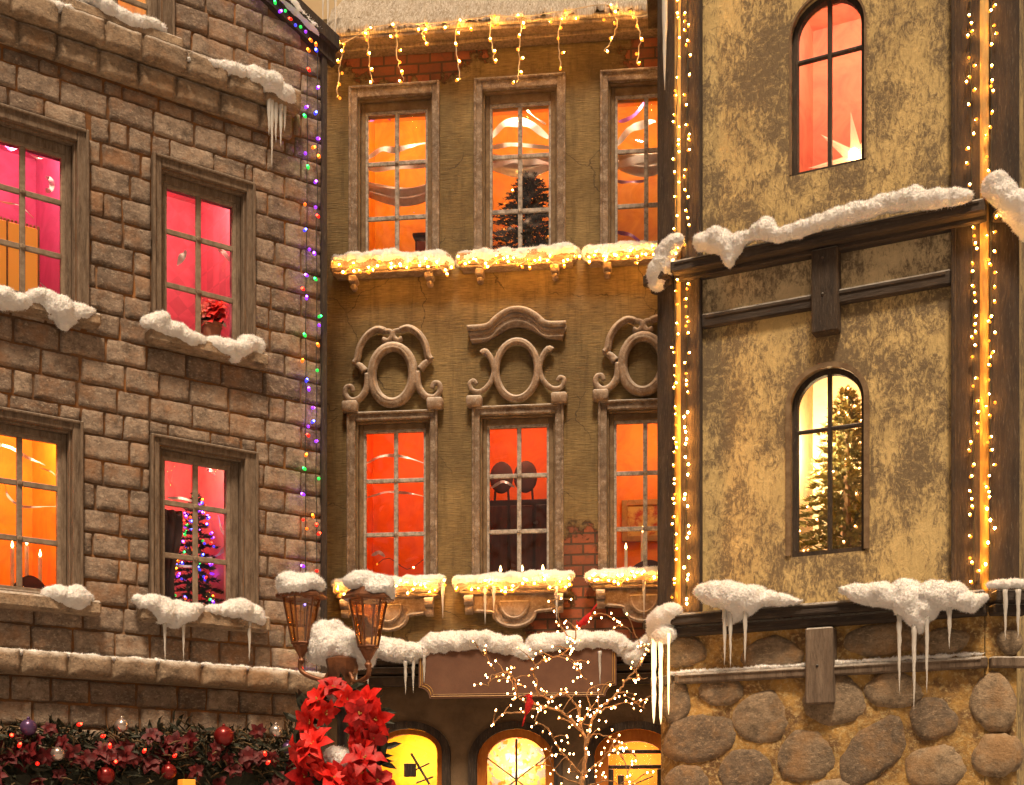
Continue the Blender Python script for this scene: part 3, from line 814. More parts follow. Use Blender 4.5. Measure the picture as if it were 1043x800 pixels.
# sills of the upper row: slab on two brackets; of the lower row: slab over a carved apron
for q, (x0, x1, yt, yb) in {'U1': (340, 461, 268, 281), 'U2': (468, 588, 261, 274), 'U3': (597, 712, 255, 268)}.items():
    cx = mspecs[q][0]; bm = new_bm(); zt, zb = ZM(cx, yt), ZM(cx, yb)
    box(bm, W, UM(x0), UM(x1), -.16, .0, zb, zt, .02); box(bm, W, UM(x0 + 4), UM(x1 - 4), -.13, -.002, zb - .02, zb - .002, .004)
    for xx in (x0 + 22, x1 - 22):
        uu = UM(xx); box(bm, W, uu - .035, uu + .035, -.12, -.001, zb - .075, zb - .022, .012); box(bm, W, uu - .025, uu + .025, -.08, -.001, zb - .12, zb - .077, .014)
    mesh_obj('sill', bm, MT['ornament'], MW[q][3])
for q, (x0, x1, yt, yb) in {'L1': (342, 452, 598, 607), 'L2': (467, 583, 594, 603), 'L3': (600, 712, 588, 597)}.items():
    cx = mspecs[q][0]; bm = new_bm(); zt, zb = ZM(cx, yt), ZM(cx, yb)
    box(bm, W, UM(x0), UM(x1), -.16, 0, zb, zt, .018); box(bm, W, UM(x0 + 4), UM(x1 - 4), -.12, -.001, zb - .03, zb - .002, .008)
    ua, ub = UM(x0 + 10), UM(x1 - 10); w_ = ub - ua; c_ = (ua + ub) / 2
    prof = [(ua, zb - .032), (ua, zb - .16), (ua + .10 * w_, zb - .16), (c_ - .25 * w_, zb - .17)]
    prof += [(c_ + .22 * w_ * -math.cos(math.pi * k / 10), zb - .18 - .11 * math.sin(math.pi * k / 10)) for k in range(11)]
    prof += [(c_ + .25 * w_, zb - .17), (ub - .10 * w_, zb - .16), (ub, zb - .16), (ub, zb - .032)]
    prism(bm, W, prof, -.055, -.001)
    # raised rim along the lower edge, the hanging swag and two scroll consoles
    rim = [W.at(u, -.06, z + .004) for u, z in prof[2:-2]]
    tube(bm, rim, .016, 6)
    sw = [W.at(c_ + .15 * w_ * -math.cos(math.pi * k / 12), -.066, zb - .09 - .13 * math.sin(math.pi * k / 12)) for k in range(13)]
    tube(bm, sw, .014, 6); tube(bm, [sw[0], sw[-1]], .012, 6)
    prism(bm, W, [(c_ + .13 * w_ * -math.cos(math.pi * k / 12), zb - .095 - .11 * math.sin(math.pi * k / 12)) for k in range(13)], -.075, -.056)
    for uu in (ua + .02, ub - .02):
        tube(bm, [W.at(uu - .035, -.10, zb - .075), W.at(uu + .035, -.10, zb - .075)], .042, 12); tube(bm, [W.at(uu - .03, -.075, zb - .15), W.at(uu + .03, -.075, zb - .15)], .036, 12)
    mesh_obj('sill', bm, MT['ornament'], MW[q][3], smooth=False)

# carved ornaments over the lower windows
def orn_a(cx, cy, label=None):
    bm = new_bm(); s = W.uz(cx + 1, cy)[0] - W.uz(cx, cy)[0]; c = W.uz(cx, cy)
    P = lambda x, y, o=.045: W.at(c[0] + x * s, -o, c[1] - y * s)
    tube(bm, [P(21 * math.cos(t * math.pi / 16), 28 * math.sin(t * math.pi / 16)) for t in range(32)], .042, 8, closed=True)
    tube(bm, [P(19.5 * math.cos(t * math.pi / 16), 26.5 * math.sin(t * math.pi / 16), .075) for t in range(32)], .014, 6, closed=True)
    for sg in (-1, 1):
        arc = [(8, -44), (16, -46), (26, -40), (33, -29), (36, -17), (39, -13)]
        tube(bm, smooth_path([P(sg * x, y) for x, y in arc], 5), [.030] * 26, 8)
        tube(bm, smooth_path([P(sg * x, y, .07) for x, y in arc], 5), .013, 6)
        tube(bm, smooth_path([P(sg * 40, -14), P(sg * 33, -10), P(sg * 28, -4)], 4), [.02 + .002 * i for i in range(9)], 8)
        tube(bm, smooth_path([P(sg * 8, -44), P(sg * 2, -43), P(sg * 1, -38), P(sg * 5, -34), P(sg * 10, -36)], 4), .022, 8)
        tube(bm, smooth_path([P(sg * 25, -2), P(sg * 26, 12), P(sg * 33, 22), P(sg * 42, 24), P(sg * 48, 18), P(sg * 47, 11), P(sg * 42, 10), P(sg * 40, 15)], 5), [.032 - .0004 * i for i in range(36)], 8)
        u0 = c[0] + sg * 43 * s
        box(bm, W, u0 - 8 * s, u0 + 8 * s, -.09, 0, c[1] - 36 * s, c[1] - 25 * s, .012)
    mesh_obj('carved_ornament', bm, MT['ornament'], mid, smooth=True)
def orn_b(cx, cy):
    bm = new_bm(); s = W.uz(cx + 1, cy)[0] - W.uz(cx, cy)[0]; c = W.uz(cx, cy)
    P = lambda x, y, o=.045: W.at(c[0] + x * s, -o, c[1] - y * s)
    tube(bm, [P(21 * math.cos(t * math.pi / 16), 29 * math.sin(t * math.pi / 16)) for t in range(32)], .030, 8, closed=True)
    tube(bm, [P(20 * math.cos(t * math.pi / 16), 28 * math.sin(t * math.pi / 16), .065) for t in range(32)], .012, 6, closed=True)
    for sg in (-1, 1):
        tube(bm, smooth_path([P(sg * 36, -18), P(sg * 32, -20), P(sg * 26, -12), P(sg * 23, 0), P(sg * 27, 12), P(sg * 36, 20), P(sg * 45, 19), P(sg * 48, 12), P(sg * 44, 9), P(sg * 41, 13)], 5), [.026 - .0002 * i for i in range(46)], 8)
        u0 = c[0] + sg * 43 * s
        box(bm, W, u0 - 8 * s, u0 + 8 * s, -.09, 0, c[1] - 36 * s, c[1] - 25 * s, .012)
    top = [(-50, -43), (-30, -44), (-20, -52), (-10, -58), (0, -60), (10, -58), (20, -52), (30, -44), (50, -43)]
    bot = [(46, -29), (30, -31), (18, -38), (8, -43), (0, -44), (-8, -43), (-18, -38), (-30, -31), (-46, -29)]
    prism(bm, W, [(c[0] + x * s, c[1] - y * s) for x, y in top[::-1] + bot[::-1]], -.06, -.001)
    for k_, (dy, o, r) in enumerate(((0, .075, .026), (5, .06, .016), (11, .05, .012))):
        tube(bm, smooth_path([P(x * (1 - .03 * k_), y + dy, o) for x, y in top], 4), r, 8)
    mesh_obj('carved_pediment', bm, MT['ornament'], mid, smooth=True)
orn_a(401, 384); orn_b(527, 379); orn_a(655, 373)

# eave: thick frosted thatch over a dark gutter board
bm = new_bm()
ze0, ze1 = ZM(506, 28, .22), ZM(506, 20, .22)
NU, NV = 260, 22; grid = []
ua, ub = UM(336), uR
for i in range(NU + 1):
    col = []
    for j in range(NV + 1):
        u = ua + (ub - ua) * i / NU; t = j / NV
        y = -.24 + 1.6 * max(0, t - .12); z_ = ze1 - .02 + (min(t, .12) / .12) * .05 + max(0, t - .12) * 1.5
        nz = noise.noise(Vector((u * 9, y * 5, 1))) * .022 + noise.noise(Vector((u * 38, y * 5, 4))) * .022
        col.append(bm.verts.new(W.at(u, y - nz, z_ + nz)))
    grid.append(col)
for i in range(NU):
    for j in range(NV): bm.faces.new((grid[i][j], grid[i + 1][j], grid[i + 1][j + 1], grid[i][j + 1]))
set_tone(bm, bm.faces, .5)
box(bm, W, ua, ub, -.235, .0, ze0 + .02, ze1 - .002, .01); box(bm, W, ua + .02, ub, .0, 1.2, ze1 + .0, ze1 + .05, .01)
mesh_obj('roof', bm, MT['eave'], mid, smooth=True)
bm = new_bm(); box(bm, W, ua + .01, ub, -.22, -.001, ze0 - .012, ze0 + .018, .006); box(bm, W, ua + .03, ub, -.12, -.001, ze0 - .045, ze0 - .014, .006)
mesh_obj('gutter_board', bm, MT['wood_frame'], mid)
# shelf cornice over the shop and its mouldings
bm = new_bm()
zs = lambda y: ZM(420, y)
box(bm, W, uL, uR, -.26, 0, zs(672), zs(665), .01); box(bm, W, uL, uR, -.15, .0, zs(680), zs(674), .008); box(bm, W, uL, uR, -.18, 0, zs(688), zs(682), .008); box(bm, W, uL, uR, -.10, 0, zs(700), zs(690), .008)
mesh_obj('shop_cornice', bm, MT['dark_band'], mid)
# blank signboard with notched lower corners
sg = thing('signboard', 'blank brown signboard with thin gold edging under the snowy shop cornice', 'sign', W.at(UM(527), -.28, ZM(527, 712, .28)), W.a)
a = W.uz(427, 712, .28); b = W.uz(628, 660, .28); n_ = .085
def sign_outline(e):
    u0, u1, z0, z1 = a[0] + e, b[0] - e, a[1] + e, b[1] - e; q = n_
    o = [(u0, z1)]
    o += [(u0, z0 + q)] + [(u0 + q * math.sin(t * math.pi / 12), z0 + q * math.cos(t * math.pi / 12)) for t in range(1, 6)] + [(u0 + q, z0)]
    o += [(u1 - q, z0)] + [(u1 - q * math.cos(t * math.pi / 12), z0 + q * math.sin(t * math.pi / 12)) for t in range(1, 6)] + [(u1, z0 + q), (u1, z1)]
    return o
bm = new_bm(); prism(bm, W, sign_outline(0), -.30, -.262); mesh_obj('board', bm, MT['sign'], sg)
bm = new_bm(); tube(bm, [W.at(u, -.301, z) for u, z in sign_outline(.014)], .0042, 6); tube(bm, [W.at(u, -.301, z) for u, z in sign_outline(.03)], .0025, 6); mesh_obj('gold_edging', bm, MT['gold'], sg)

# shop doors under the arches
kW = m_mix('orange shop wood', (.48, .15, .02), (.36, .10, .015), 8, .35, .65, c3=(.55, .22, .03), s3=30, bump=.4, stretch=(2, 2, .5))
for i, a in enumerate(arches):
    u0, u1, zsp, rise = a
    bm = new_bm()
    def aring(e0, e1, y0, y1):
        o_ = arch(u0 + e0, u1 - e0, .05, zsp, rise - e0 * .9, 18)[1:]; i_ = arch(u0 + e1, u1 - e1, .05, zsp, rise - e1 * .9, 18)[1:]
        o_.append((u0 + e0, .05)); i_.append((u0 + e1, .05))
        vo, vi, bo, bi = [[bm.verts.new(W.at(u, y, z)) for u, z in L] for L, y in ((o_, y0), (i_, y0), (o_, y1), (i_, y1))]
        for k_ in range(len(o_) - 1):
            for A, B in ((vo, vi), (vi, bi), (vo, bo)):
                bm.faces.new((A[k_], A[k_ + 1], B[k_ + 1], B[k_]))
    aring(-.055, .012, -.03, .03); set_tone(bm, bm.faces, .5)
    door = mesh_obj('shop_window', bm, MT['dark_wood'], mid)
    bm = new_bm(); aring(.013, (.06, .085, .12)[i], .03, .09); set_tone(bm, bm.faces, .5)
    mesh_obj('wooden_surround', bm, kW, door)
    bm = new_bm(); uc = (u0 + u1) / 2; r_ = rise - .07
    if i == 1:
        k = N('patterned lace'); cc_ = k.mix(k.step(k.noise(16, 3, .6), .50, .56), (.95, .60, .16), (.30, .38, .40)); cc_ = k.mix(k.step(k.noise(12, 3, .6, off=4), .56, .60), cc_, (.85, .22, .04))
        tr_ = k.n('ShaderNodeBsdfTranslucent', {'Color': cc_}); k.t.links.new(tr_.outputs[0], k.out.inputs[0])
        b2_ = new_bm(); b2_.faces.new([b2_.verts.new(W.at(u, .12, z)) for u, z in arch(u0 + .03, u1 - .03, .06, zsp, rise - .03)]); set_tone(b2_, b2_.faces, .5)
        mesh_obj('lace_curtain', b2_, k.mat, door)
        box(bm, W, uc - .008, uc + .008, .06, .075, .05, zsp + rise - .09, .003)
        for sg_ in (-1, 1):
            tube(bm, [W.at(uc, .068, zsp - .15), W.at(uc + sg_ * .28, .068, zsp + .06)], .006, 6); tube(bm, [W.at(uc, .068, zsp - .15), W.at(uc + sg_ * .28, .068, zsp - .36)], .006, 6)
    elif i == 2:
        box(bm, W, u0 + .085, u1 - .085, .05, .075, zsp + .02, zsp + .05, .004); box(bm, W, u0 + .085, u1 - .085, .05, .075, zsp - .10, zsp - .07, .004); box(bm, W, u0 + .085, u0 + .16, .05, .07, zsp - 1, zsp - .102, .004); box(bm, W, u1 - .16, u1 - .085, .05, .07, zsp - 1, zsp - .102, .004)
        tube(bm, [W.at(uc - .1, .06, zsp - .26), W.at(uc + .14, .06, zsp - .16)], .006, 6); box(bm, W, uc - .14, uc - .09, .05, .07, zsp - .24, zsp - .15, .004)
    else:
        tube(bm, [W.at(uc + .02, .06, zsp - .01), W.at(uc + .17, .06, zsp - .26)], .011, 6); box(bm, W, uc - .04, uc + .06, .055, .07, zsp - .2, zsp - .09, .003)
        tube(bm, [W.at(uc + .06, .06, zsp - .14), W.at(uc + .17, .06, zsp - .09)], .008, 6); tube(bm, [W.at(uc + .06, .06, zsp - .25), W.at(uc + .2, .06, zsp - .2)], .008, 6)
    mesh_obj('lattice', bm, MT['dark_wood'], door)
    bm = new_bm(); bm.faces.new([bm.verts.new(W.at(u, .082, z)) for u, z in arch(u0 + .02, u1 - .02, .05, zsp, rise - .02)]); set_tone(bm, bm.faces, .5)
    mesh_obj('pane', bm, MT['glass'], door)
    room(mid, W, u0, u1, .1, zsp + rise, ((.95, .58, .01), (.92, .50, .10), (.90, .36, .012))[i], (11, 9, 8)[i], depth=.4, mu=.05, mz=.06, y0=.155, lpos=(.5, .12, .86))

# =================================================================== RIGHT HOUSE
W = TOW
tow = thing('timbered_house', 'yellow plastered house with dark timbers, arched windows and a field stone base', 'house', W.at(0, 0, 0), W.a)
ZT = lambda x, y, out=0: W.uz(x, y, out)[1]
UTf = lambda x, y=400, out=0: W.uz(x, y, out)[0]
ZTOP = ZT(845, -120)
zb0, zb1 = ZT(826, 637, .1), ZT(826, 614, .1)
def tw(apex, spring, bottom, trans):
    cx = 843; u0, u1 = UTf(806, 450), UTf(880, 450)
    z0, zsp, za, zt = ZT(cx, bottom), ZT(cx, spring), ZT(cx, apex), ZT(cx, trans)
    return u0, u1, z0, zsp, za - zsp, zt
AW = [tw(-8, 30, 170, 51), tw(375, 410, 563, 434)]
bm = new_bm(); sheet(bm, W, rect(.0, UT, zb0, ZTOP), [arch(a[0] - .010, a[1] + .010, a[2] - .010, a[3], a[4] + .010, 24) for a in AW], depth=.17)
for (P_, ua_, ub_) in ((TOWR, 0, .2), (TOWL, -.2, 0)):
    f = bm.faces.new([bm.verts.new(P_.at(u, 0, z)) for u, z in rect(ua_, ub_, 0, ZTOP)]); set_tone(bm, [f], .5)
PR2 = Plane(*(TOWR.at(.2, 0, 0).xy), 2.7 + 62); PL2 = Plane(*(TOWL.at(-.2, 0, 0).xy), -57.3 - 40)
for (P_, ua_, ub_) in ((PR2, 0, 3), (PL2, -2.2, 0)):
    f = bm.faces.new([bm.verts.new(P_.at(u, 0, z)) for u, z in rect(ua_, ub_, 0, ZTOP)]); set_tone(bm, [f], .5)
bv = [PL2.at(-2.2, 0, 0), PR2.at(3, 0, 0)]
f = bm.faces.new([bm.verts.new(Vector((p.x, p.y, z))) for p, z in ((bv[0], 0), (bv[1], 0), (bv[1], ZTOP), (bv[0], ZTOP))]); set_tone(bm, [f], .5)
mesh_obj('wall', bm, MT['plaster'], tow)
bm = new_bm(); z1_, z2_ = ZT(845, 310), ZT(845, 254)
box(bm, W, .16, UT - .16, -.006, .0, z1_, z2_, 0); mesh_obj('plaster_panel', bm, MT['plaster_panel'], tow)
for i, a in enumerate(AW):
    u0, u1, z0, zsp, rise, zt = a
    bm = new_bm()
    def strip(e0, e1, y0, y1, back):
        o_ = arch(u0 - e0, u1 + e0, z0 - e0 * (back > 0), zsp, rise + e0, 24); i_ = arch(u0 - e1, u1 + e1, z0 - e1 * (back > 0), zsp, rise + e1, 24)
        vo, vi, bo, bi = [[bm.verts.new(W.at(u, y, z)) for u, z in L] for L, y in ((o_, y0), (i_, y0), (o_, y1), (i_, y1))]
        n = len(o_)
        for k_ in range(n):
            if back == 0 and k_ == 0: continue
            j = (k_ + 1) % n
            for A, B in ((vo, vi), (vi, bi), (vo, bo)): bm.faces.new((A[k_], A[j], B[j], B[k_]))
    strip((.016, .036)[i], .002, (-.006, -.016)[i], .02, 0); set_tone(bm, bm.faces, .5)
    win = mesh_obj('arched_window', bm, MT['inner_casing'], tow)
    bm = new_bm(); strip(.008, -.028, .05, .10, 1); set_tone(bm, bm.faces, .5)
    uc = (u0 + u1) / 2; box(bm, W, uc - .013, uc + .013, .055, .095, z0 + .024, zsp + rise - .02, .004)
    box(bm, W, u0 + .02, uc - .013, .058, .094, zt - .011, zt + .011, .004); box(bm, W, uc + .013, u1 - .02, .058, .094, zt - .011, zt + .011, .004)
    mesh_obj('glazing_bars', bm, MT['dark_wood'], win)
    bm = new_bm(); bm.faces.new([bm.verts.new(W.at(u, .088, z)) for u, z in arch(u0 + .004, u1 - .004, z0 + .004, zsp, rise - .004, 20)]); set_tone(bm, bm.faces, .5)
    mesh_obj('pane', bm, MT['glass'], win)
    room(tow, W, u0, u1, z0, zsp + rise, ((.92, .47, .31), (.98, .76, .42))[i], (22, 80)[i], depth=.9, mu=.14, mz=.40, y0=.175, lpos=((.5, .07, .86), (.07, .34, .60))[i], lcol=((1, .75, .5), (1, .8, .45))[i])
# steep slated roof above the frame
fp = [PL2.at(-2.2, 0, 0), TOWL.at(-.2, 0, 0), TOW.at(0, 0, 0), TOW.at(UT, 0, 0), TOWR.at(.2, 0, 0), PR2.at(3, 0, 0)]
cen = sum(fp, Vector()) / len(fp); bm = new_bm(); ap = bm.verts.new((cen.x, cen.y, ZTOP + 2.2))
rv = [bm.verts.new((cen.x + (p.x - cen.x) * 1.1, cen.y + (p.y - cen.y) * 1.1, ZTOP - .02)) for p in fp]
for k_ in range(6): bm.faces.new((rv[k_], rv[(k_ + 1) % 6], ap))
bm.faces.new(rv); set_tone(bm, bm.faces, .5); mesh_obj('roof', bm, MT['dark_wood'], tow)
# corner posts, each of two faces
for (P_, side, uu) in ((TOWL, -1, 0), (TOWR, 1, UT)):
    bm = new_bm()
    fa, fb = (0, .165) if side < 0 else (UT - .195, UT)
    nseg = 1
    box(bm, W, fa + (.012 if side < 0 else 0), fb - (.012 if side > 0 else 0), -.05, .004, zb1 - .05, ZTOP, .008)
    s0, s1 = (-.2, -.012) if side < 0 else (.012, .205)
    box(bm, P_, s0, s1, -.05, .004, zb1 - .05, ZTOP, .008)
    # grooves cut by a thin raised batten along each outer edge
    e0 = fb - .03 if side < 0 else fa
    box(bm, W, e0, e0 + .03, -.062, -.051, zb1 - .05, ZTOP, .004)
    mesh_obj('corner_post', bm, MT['dark_wood'], tow)
    bm = new_bm(); c0 = W.at(uu, -.03, 0); tube(bm, [Vector((c0.x, c0.y, zb1 - .05)), Vector((c0.x, c0.y, ZTOP))], .030, 10); mesh_obj('corner_bead', bm, MT['ochre_wood'], tow, smooth=True)
# horizontal timbers
def beam(yt, yb, out, mat, xc=845, wrap=.24, name='beam', u0=0, u1=None, ext=.02):
    u1 = UT if u1 is None else u1
    zt_, zb_ = ZT(xc, yt, out), ZT(xc, yb, out)
    bm = new_bm(); box(bm, W, u0 - ext, u1 + ext, -out, .003, zb_, zt_, .010)
    if wrap:
        box(bm, TOWR, ext, wrap, -out, .003, zb_ + .001, zt_ - .001, .010); box(bm, TOWL, -wrap, -ext, -out, .003, zb_ + .001, zt_ - .001, .010)
    # split and knotty faces: a few shallow raised strips
    zz = zb_ + (zt_ - zb_) * .62
    box(bm, W, u0 - ext + .03, u1 + ext - .03, -out - .008, -out + .001, zz, zt_ - .012, .005)
    return mesh_obj(name, bm, mat, tow)
beam(233, 246, .15, MT['beam_wood']); beam(247.5, 256, .08, MT['beam_wood'])
beam(296, 311, .05, MT['beam_wood'], wrap=0, u0=.17, u1=UT - .2, ext=0)
beam(614, 626, .15, MT['beam_wood'], xc=826); beam(627.5, 638, .105, MT['beam_wood'], xc=826)
beam(677, 688, .07, MT['grey_wood'], xc=849, wrap=.26)
def post(x0, x1, yt, yb, out, mat):
    bm = new_bm(); ua_, ub_ = UTf(x0, (yt + yb) / 2, out), UTf(x1, (yt + yb) / 2, out); xc = (x0 + x1) / 2
    zt_, zb_ = ZT(xc, yt, out), ZT(xc, yb, out)
    box(bm, W, ua_, ub_, -out, .003, zb_, zt_, .010)
    o = mesh_obj('short_post', bm, mat, tow)
    bm = new_bm()
    for f_ in (.5,) if yt > 400 else (.12, .55):
        blob(bm, W.at((ua_ + ub_) / 2 - .01, -out - .001, zb_ + (zt_ - zb_) * (1 - f_)), .009, sub=2)
    mesh_obj('nail', bm, MT['black_metal'], o)
post(826, 853, 252, 338, .10, MT['dark_wood']); post(820, 848, 639, 717, .12, MT['grey_wood'])
# field stone base
bm = new_bm(); nu_, nz_ = 90, 130
gv = [[bm.verts.new(W.at(UT * a_ / nu_, -.012 - .016 * noise.noise(Vector((UT * a_ / nu_ * 7, (zb0 + .02) * b_ / nz_ * 7, 3))) - .012 * noise.noise(Vector((UT * a_ / nu_ * 24, (zb0 + .02) * b_ / nz_ * 24, 9))), (zb0 + .02) * b_ / nz_)) for b_ in range(nz_ + 1)] for a_ in range(nu_ + 1)]
for a_ in range(nu_):
    for b_ in range(nz_): bm.faces.new((gv[a_][b_], gv[a_ + 1][b_], gv[a_ + 1][b_ + 1], gv[a_][b_ + 1]))
set_tone(bm, bm.faces, .5)
for (P_, ua_, ub_) in ((TOWR, 0, .2), (TOWL, -.2, 0)):
    f = bm.faces.new([bm.verts.new(P_.at(u, -.012, z)) for u, z in rect(ua_, ub_, 0, zb0 + .02)]); set_tone(bm, [f], .5)
mesh_obj('base_wall', bm, MT['base_mortar'], tow, smooth=True)
bm = new_bm(); rng = random.Random(11)
for (x, y, w_, h_, rot) in ((713, 752, 33, 22, .1), (775, 731, 24, 25, -.5), (760, 786, 25, 22, .1), (820, 771, 24, 26, .2), (889, 767, 36, 24, .75), (951, 732, 21, 22, 0), (951, 782, 28, 22, .1),
        (1010, 716, 20, 29, .1), (1013, 769, 20, 22, 0), (787, 668, 27, 18, .1), (849, 713, 29, 25, 0), (698, 664, 19, 14, 0), (899, 652, 34, 17, .05), (910, 703, 26, 18, -.2), (700, 795, 20, 14, 0),
        (960, 655, 24, 15, 0), (690, 715, 13, 20, 0), (735, 705, 20, 13, 0), (845, 820, 34, 24, .1), (910, 830, 30, 24, -.1), (780, 835, 32, 22, 0), (715, 835, 30, 22, .2), (970, 830, 26, 22, 0)):
    u, z_ = W.uz(x, y); s_ = W.uz(x + 1, y)[0] - u
    cobble(bm, W, (u, z_), w_ * s_ * 1.18, h_ * s_ * 1.12, rot, -.012, .032, rng, min(1, max(0, rng.gauss(.45, .38))))
for r_ in range(4):
    for c_ in range(6):
        cobble(bm, W, (.12 + c_ * .36 + (r_ % 2) * .15 + rng.uniform(-.03, .03), .2 + r_ * .36), .16, .13, rng.uniform(-.5, .5), -.012, .07, rng, rng.gauss(.5, .25))
for (x, y, w_, h_) in ((1022, 720, 14, 28), (1030, 768, 12, 20), (1028, 655, 14, 14)):
    u, z_ = TOWR.uz(x, y); cobble(bm, TOWR, (u, z_), w_ * .006, h_ * .006, 0, -.012, .05, rng, .5)
mesh_obj('field_stones', bm, MT['cobble'], tow, smooth=True)

# =================================================================== SNOW
S = snow_obj
W = BRICK
S('snow_clump', 'snow lump on the left end of the magenta window sill, at the photo edge', W, [(-30, 296, 10), (-8, 300, 12), (12, 306, 11), (28, 308, 8)], .10)
S('snow_clump', 'thick snow lump on the right end of the magenta window sill, above the stone wall', W, [(38, 303, 10), (52, 309, 13), (66, 317, 15), (66, 326, 9), (80, 316, 11), (91, 319, 7)], .10)
S('snow_clump', 'long snow drift under the pink window with the poinsettia, left half of the sill', W, [(150, 328, 8), (162, 330, 12), (178, 339, 11), (192, 345, 10), (207, 349, 7)], .10)
S('snow_clump', 'snow drift under the pink window with the poinsettia, below the flower pot', W, [(216, 349, 7), (230, 354, 10), (240, 361, 9), (252, 350, 11), (263, 352, 8), (264, 360, 5)], .10)
S('snow_clump', 'snow lump on the right end of the sill of the orange candle window', W, [(50, 603, 8), (64, 606, 13), (76, 610, 14), (90, 612, 7)], .10)
S('snow_clump', 'shaggy snow left half of the sill below the window with the multicolour tree', W, [(143, 612, 7), (156, 616, 12), (170, 625, 14), (186, 624, 13), (200, 622, 8)], .10)
S('snow_clump', 'shaggy snow right half of the sill below the window with the multicolour tree', W, [(212, 621, 6), (230, 622, 9), (247, 620, 12), (258, 628, 12), (266, 634, 6)], .10)
S('snow_clump', 'snow running down the stone cornice to its right end with icicles beneath', W, [(188, 60, 3), (212, 66, 6), (236, 72, 9), (256, 79, 10), (274, 86, 13), (290, 96, 12), (296, 106, 8)], .11)
S('snow_clump', 'thin snow on the stone cornice near the top left corner', W, [(28, 1, 4), (50, 6, 6), (68, 12, 7), (90, 20, 3)], .10)
S('snow_clump', 'snow below the attic window at the top of the stone house', W, [(88, -6, 8), (102, 4, 10), (116, 14, 11), (132, 22, 9), (150, 24, 8), (166, 30, 5)], .10)
S('snow_cover', 'snow strip lying along the sloping roof verge of the stone house', W, [(235, -70, 7), (262, -36, 7), (290, -2, 7), (306, 14, 7), (320, 28, 6), (328, 34, 5)], .06, fuzz=.45)
S('snow_cover', 'thin snow line along the long stone ledge above the garland', W, [(-20, 662, 3), (40, 665, 3.2), (120, 671, 3), (200, 677, 3), (270, 682, 3), (326, 687, 2.5)], .10, voxel=.007, step=.8)
W = STUC
for lab, pth in (('under the orange window with the cabinet', [(342, 266, 6), (360, 265, 8), (385, 265, 9), (400, 263, 8), (430, 266, 8), (448, 265, 9), (458, 268, 6)]),
                 ('under the upper window with the dark tree', [(470, 264, 7), (490, 262, 8), (520, 261, 8), (550, 259, 8), (575, 257, 9), (585, 258, 7)]),
                 ('under the upper window with the purple streaks', [(600, 258, 8), (620, 256, 8), (650, 254, 8), (690, 252, 8)]),
                 ('under the red window with the fairy lights', [(344, 596, 6), (360, 595, 9), (372, 598, 11), (392, 596, 9), (420, 593, 8), (448, 592, 7)]),
                 ('under the red window with the oval chairs', [(468, 594, 7), (490, 592, 8), (520, 591, 8), (555, 588, 9), (580, 588, 7)]),
                 ('under the red window with three candles', [(600, 588, 6), (620, 586, 8), (650, 585, 7), (695, 583, 7)])):
    S('snow_cover', 'snow strip on the sill ' + lab, W, pth, .10, dy=1.2)
S('snow_cover', 'long thick bank of snow on the cornice above the brown signboard', W, [(352, 662, 10), (385, 660, 11), (408, 663, 13), (424, 668, 10), (440, 657, 13), (470, 654, 12), (495, 655, 12), (520, 659, 12), (535, 668, 8), (548, 658, 12), (580, 655, 12), (615, 653, 11), (638, 660, 11), (646, 674, 7), (655, 655, 8), (690, 652, 9)], .25, dy=1.1)
W = TOW
S('snow_clump', 'snow drift along the upper timber ledge, from its drip to the right corner post', W, [(716, 246, 12), (734, 245, 13), (741, 258, 8), (743, 270, 4), (752, 245, 9), (764, 240, 6), (778, 233, 11), (790, 240, 8), (806, 238, 8), (830, 229, 9), (850, 222, 10), (880, 214, 10), (900, 208, 9), (925, 203, 12), (950, 203, 11), (985, 200, 8)], .17)
S('snow_clump', 'snow lump wrapping the upper ledge at the left corner post, beside the strung lights', TOWL, [(688, 244, 8), (680, 256, 13), (674, 272, 15), (668, 288, 10)], .10)
S('snow_clump', 'snow lump wrapping the upper ledge at the far right of the photo', TOWR, [(1008, 186, 11), (1020, 196, 16), (1034, 210, 17), (1044, 228, 13), (1050, 240, 8)], .14)
S('snow_clump', 'wide snow mound on the lower ledge, left under the arched tree window', W, [(718, 602, 10), (735, 606, 15), (748, 612, 18), (768, 608, 14), (748, 626, 9), (741, 634, 5), (766, 612, 12), (786, 610, 9), (816, 613, 3)], .17)
S('snow_clump', 'largest snow mound on the lower ledge, right of the arched tree window', W, [(860, 602, 6), (878, 604, 11), (900, 606, 14), (922, 606, 18), (932, 626, 12), (936, 642, 5), (950, 606, 18), (972, 608, 14), (988, 614, 10), (1001, 610, 7)], .18)
S('snow_clump', 'snow lump at the left end of the lower ledge, above the glowing ice tubes', TOWL, [(684, 622, 10), (674, 632, 15), (668, 645, 12), (682, 646, 9)], .12)
S('snow_clump', 'small snow strip on the lower ledge at the right edge of the photo', TOWR, [(1008, 596, 5), (1024, 594, 6), (1040, 595, 6)], .14)
S('snow_cover', 'thin snow line on the narrow board across the field stone wall', W, [(684, 686, 2.4), (740, 682.5, 2.4), (800, 679, 2.4), (860, 675, 2.4), (930, 670.5, 2.4), (1000, 666, 2.4)], .05, voxel=.006, step=.8)

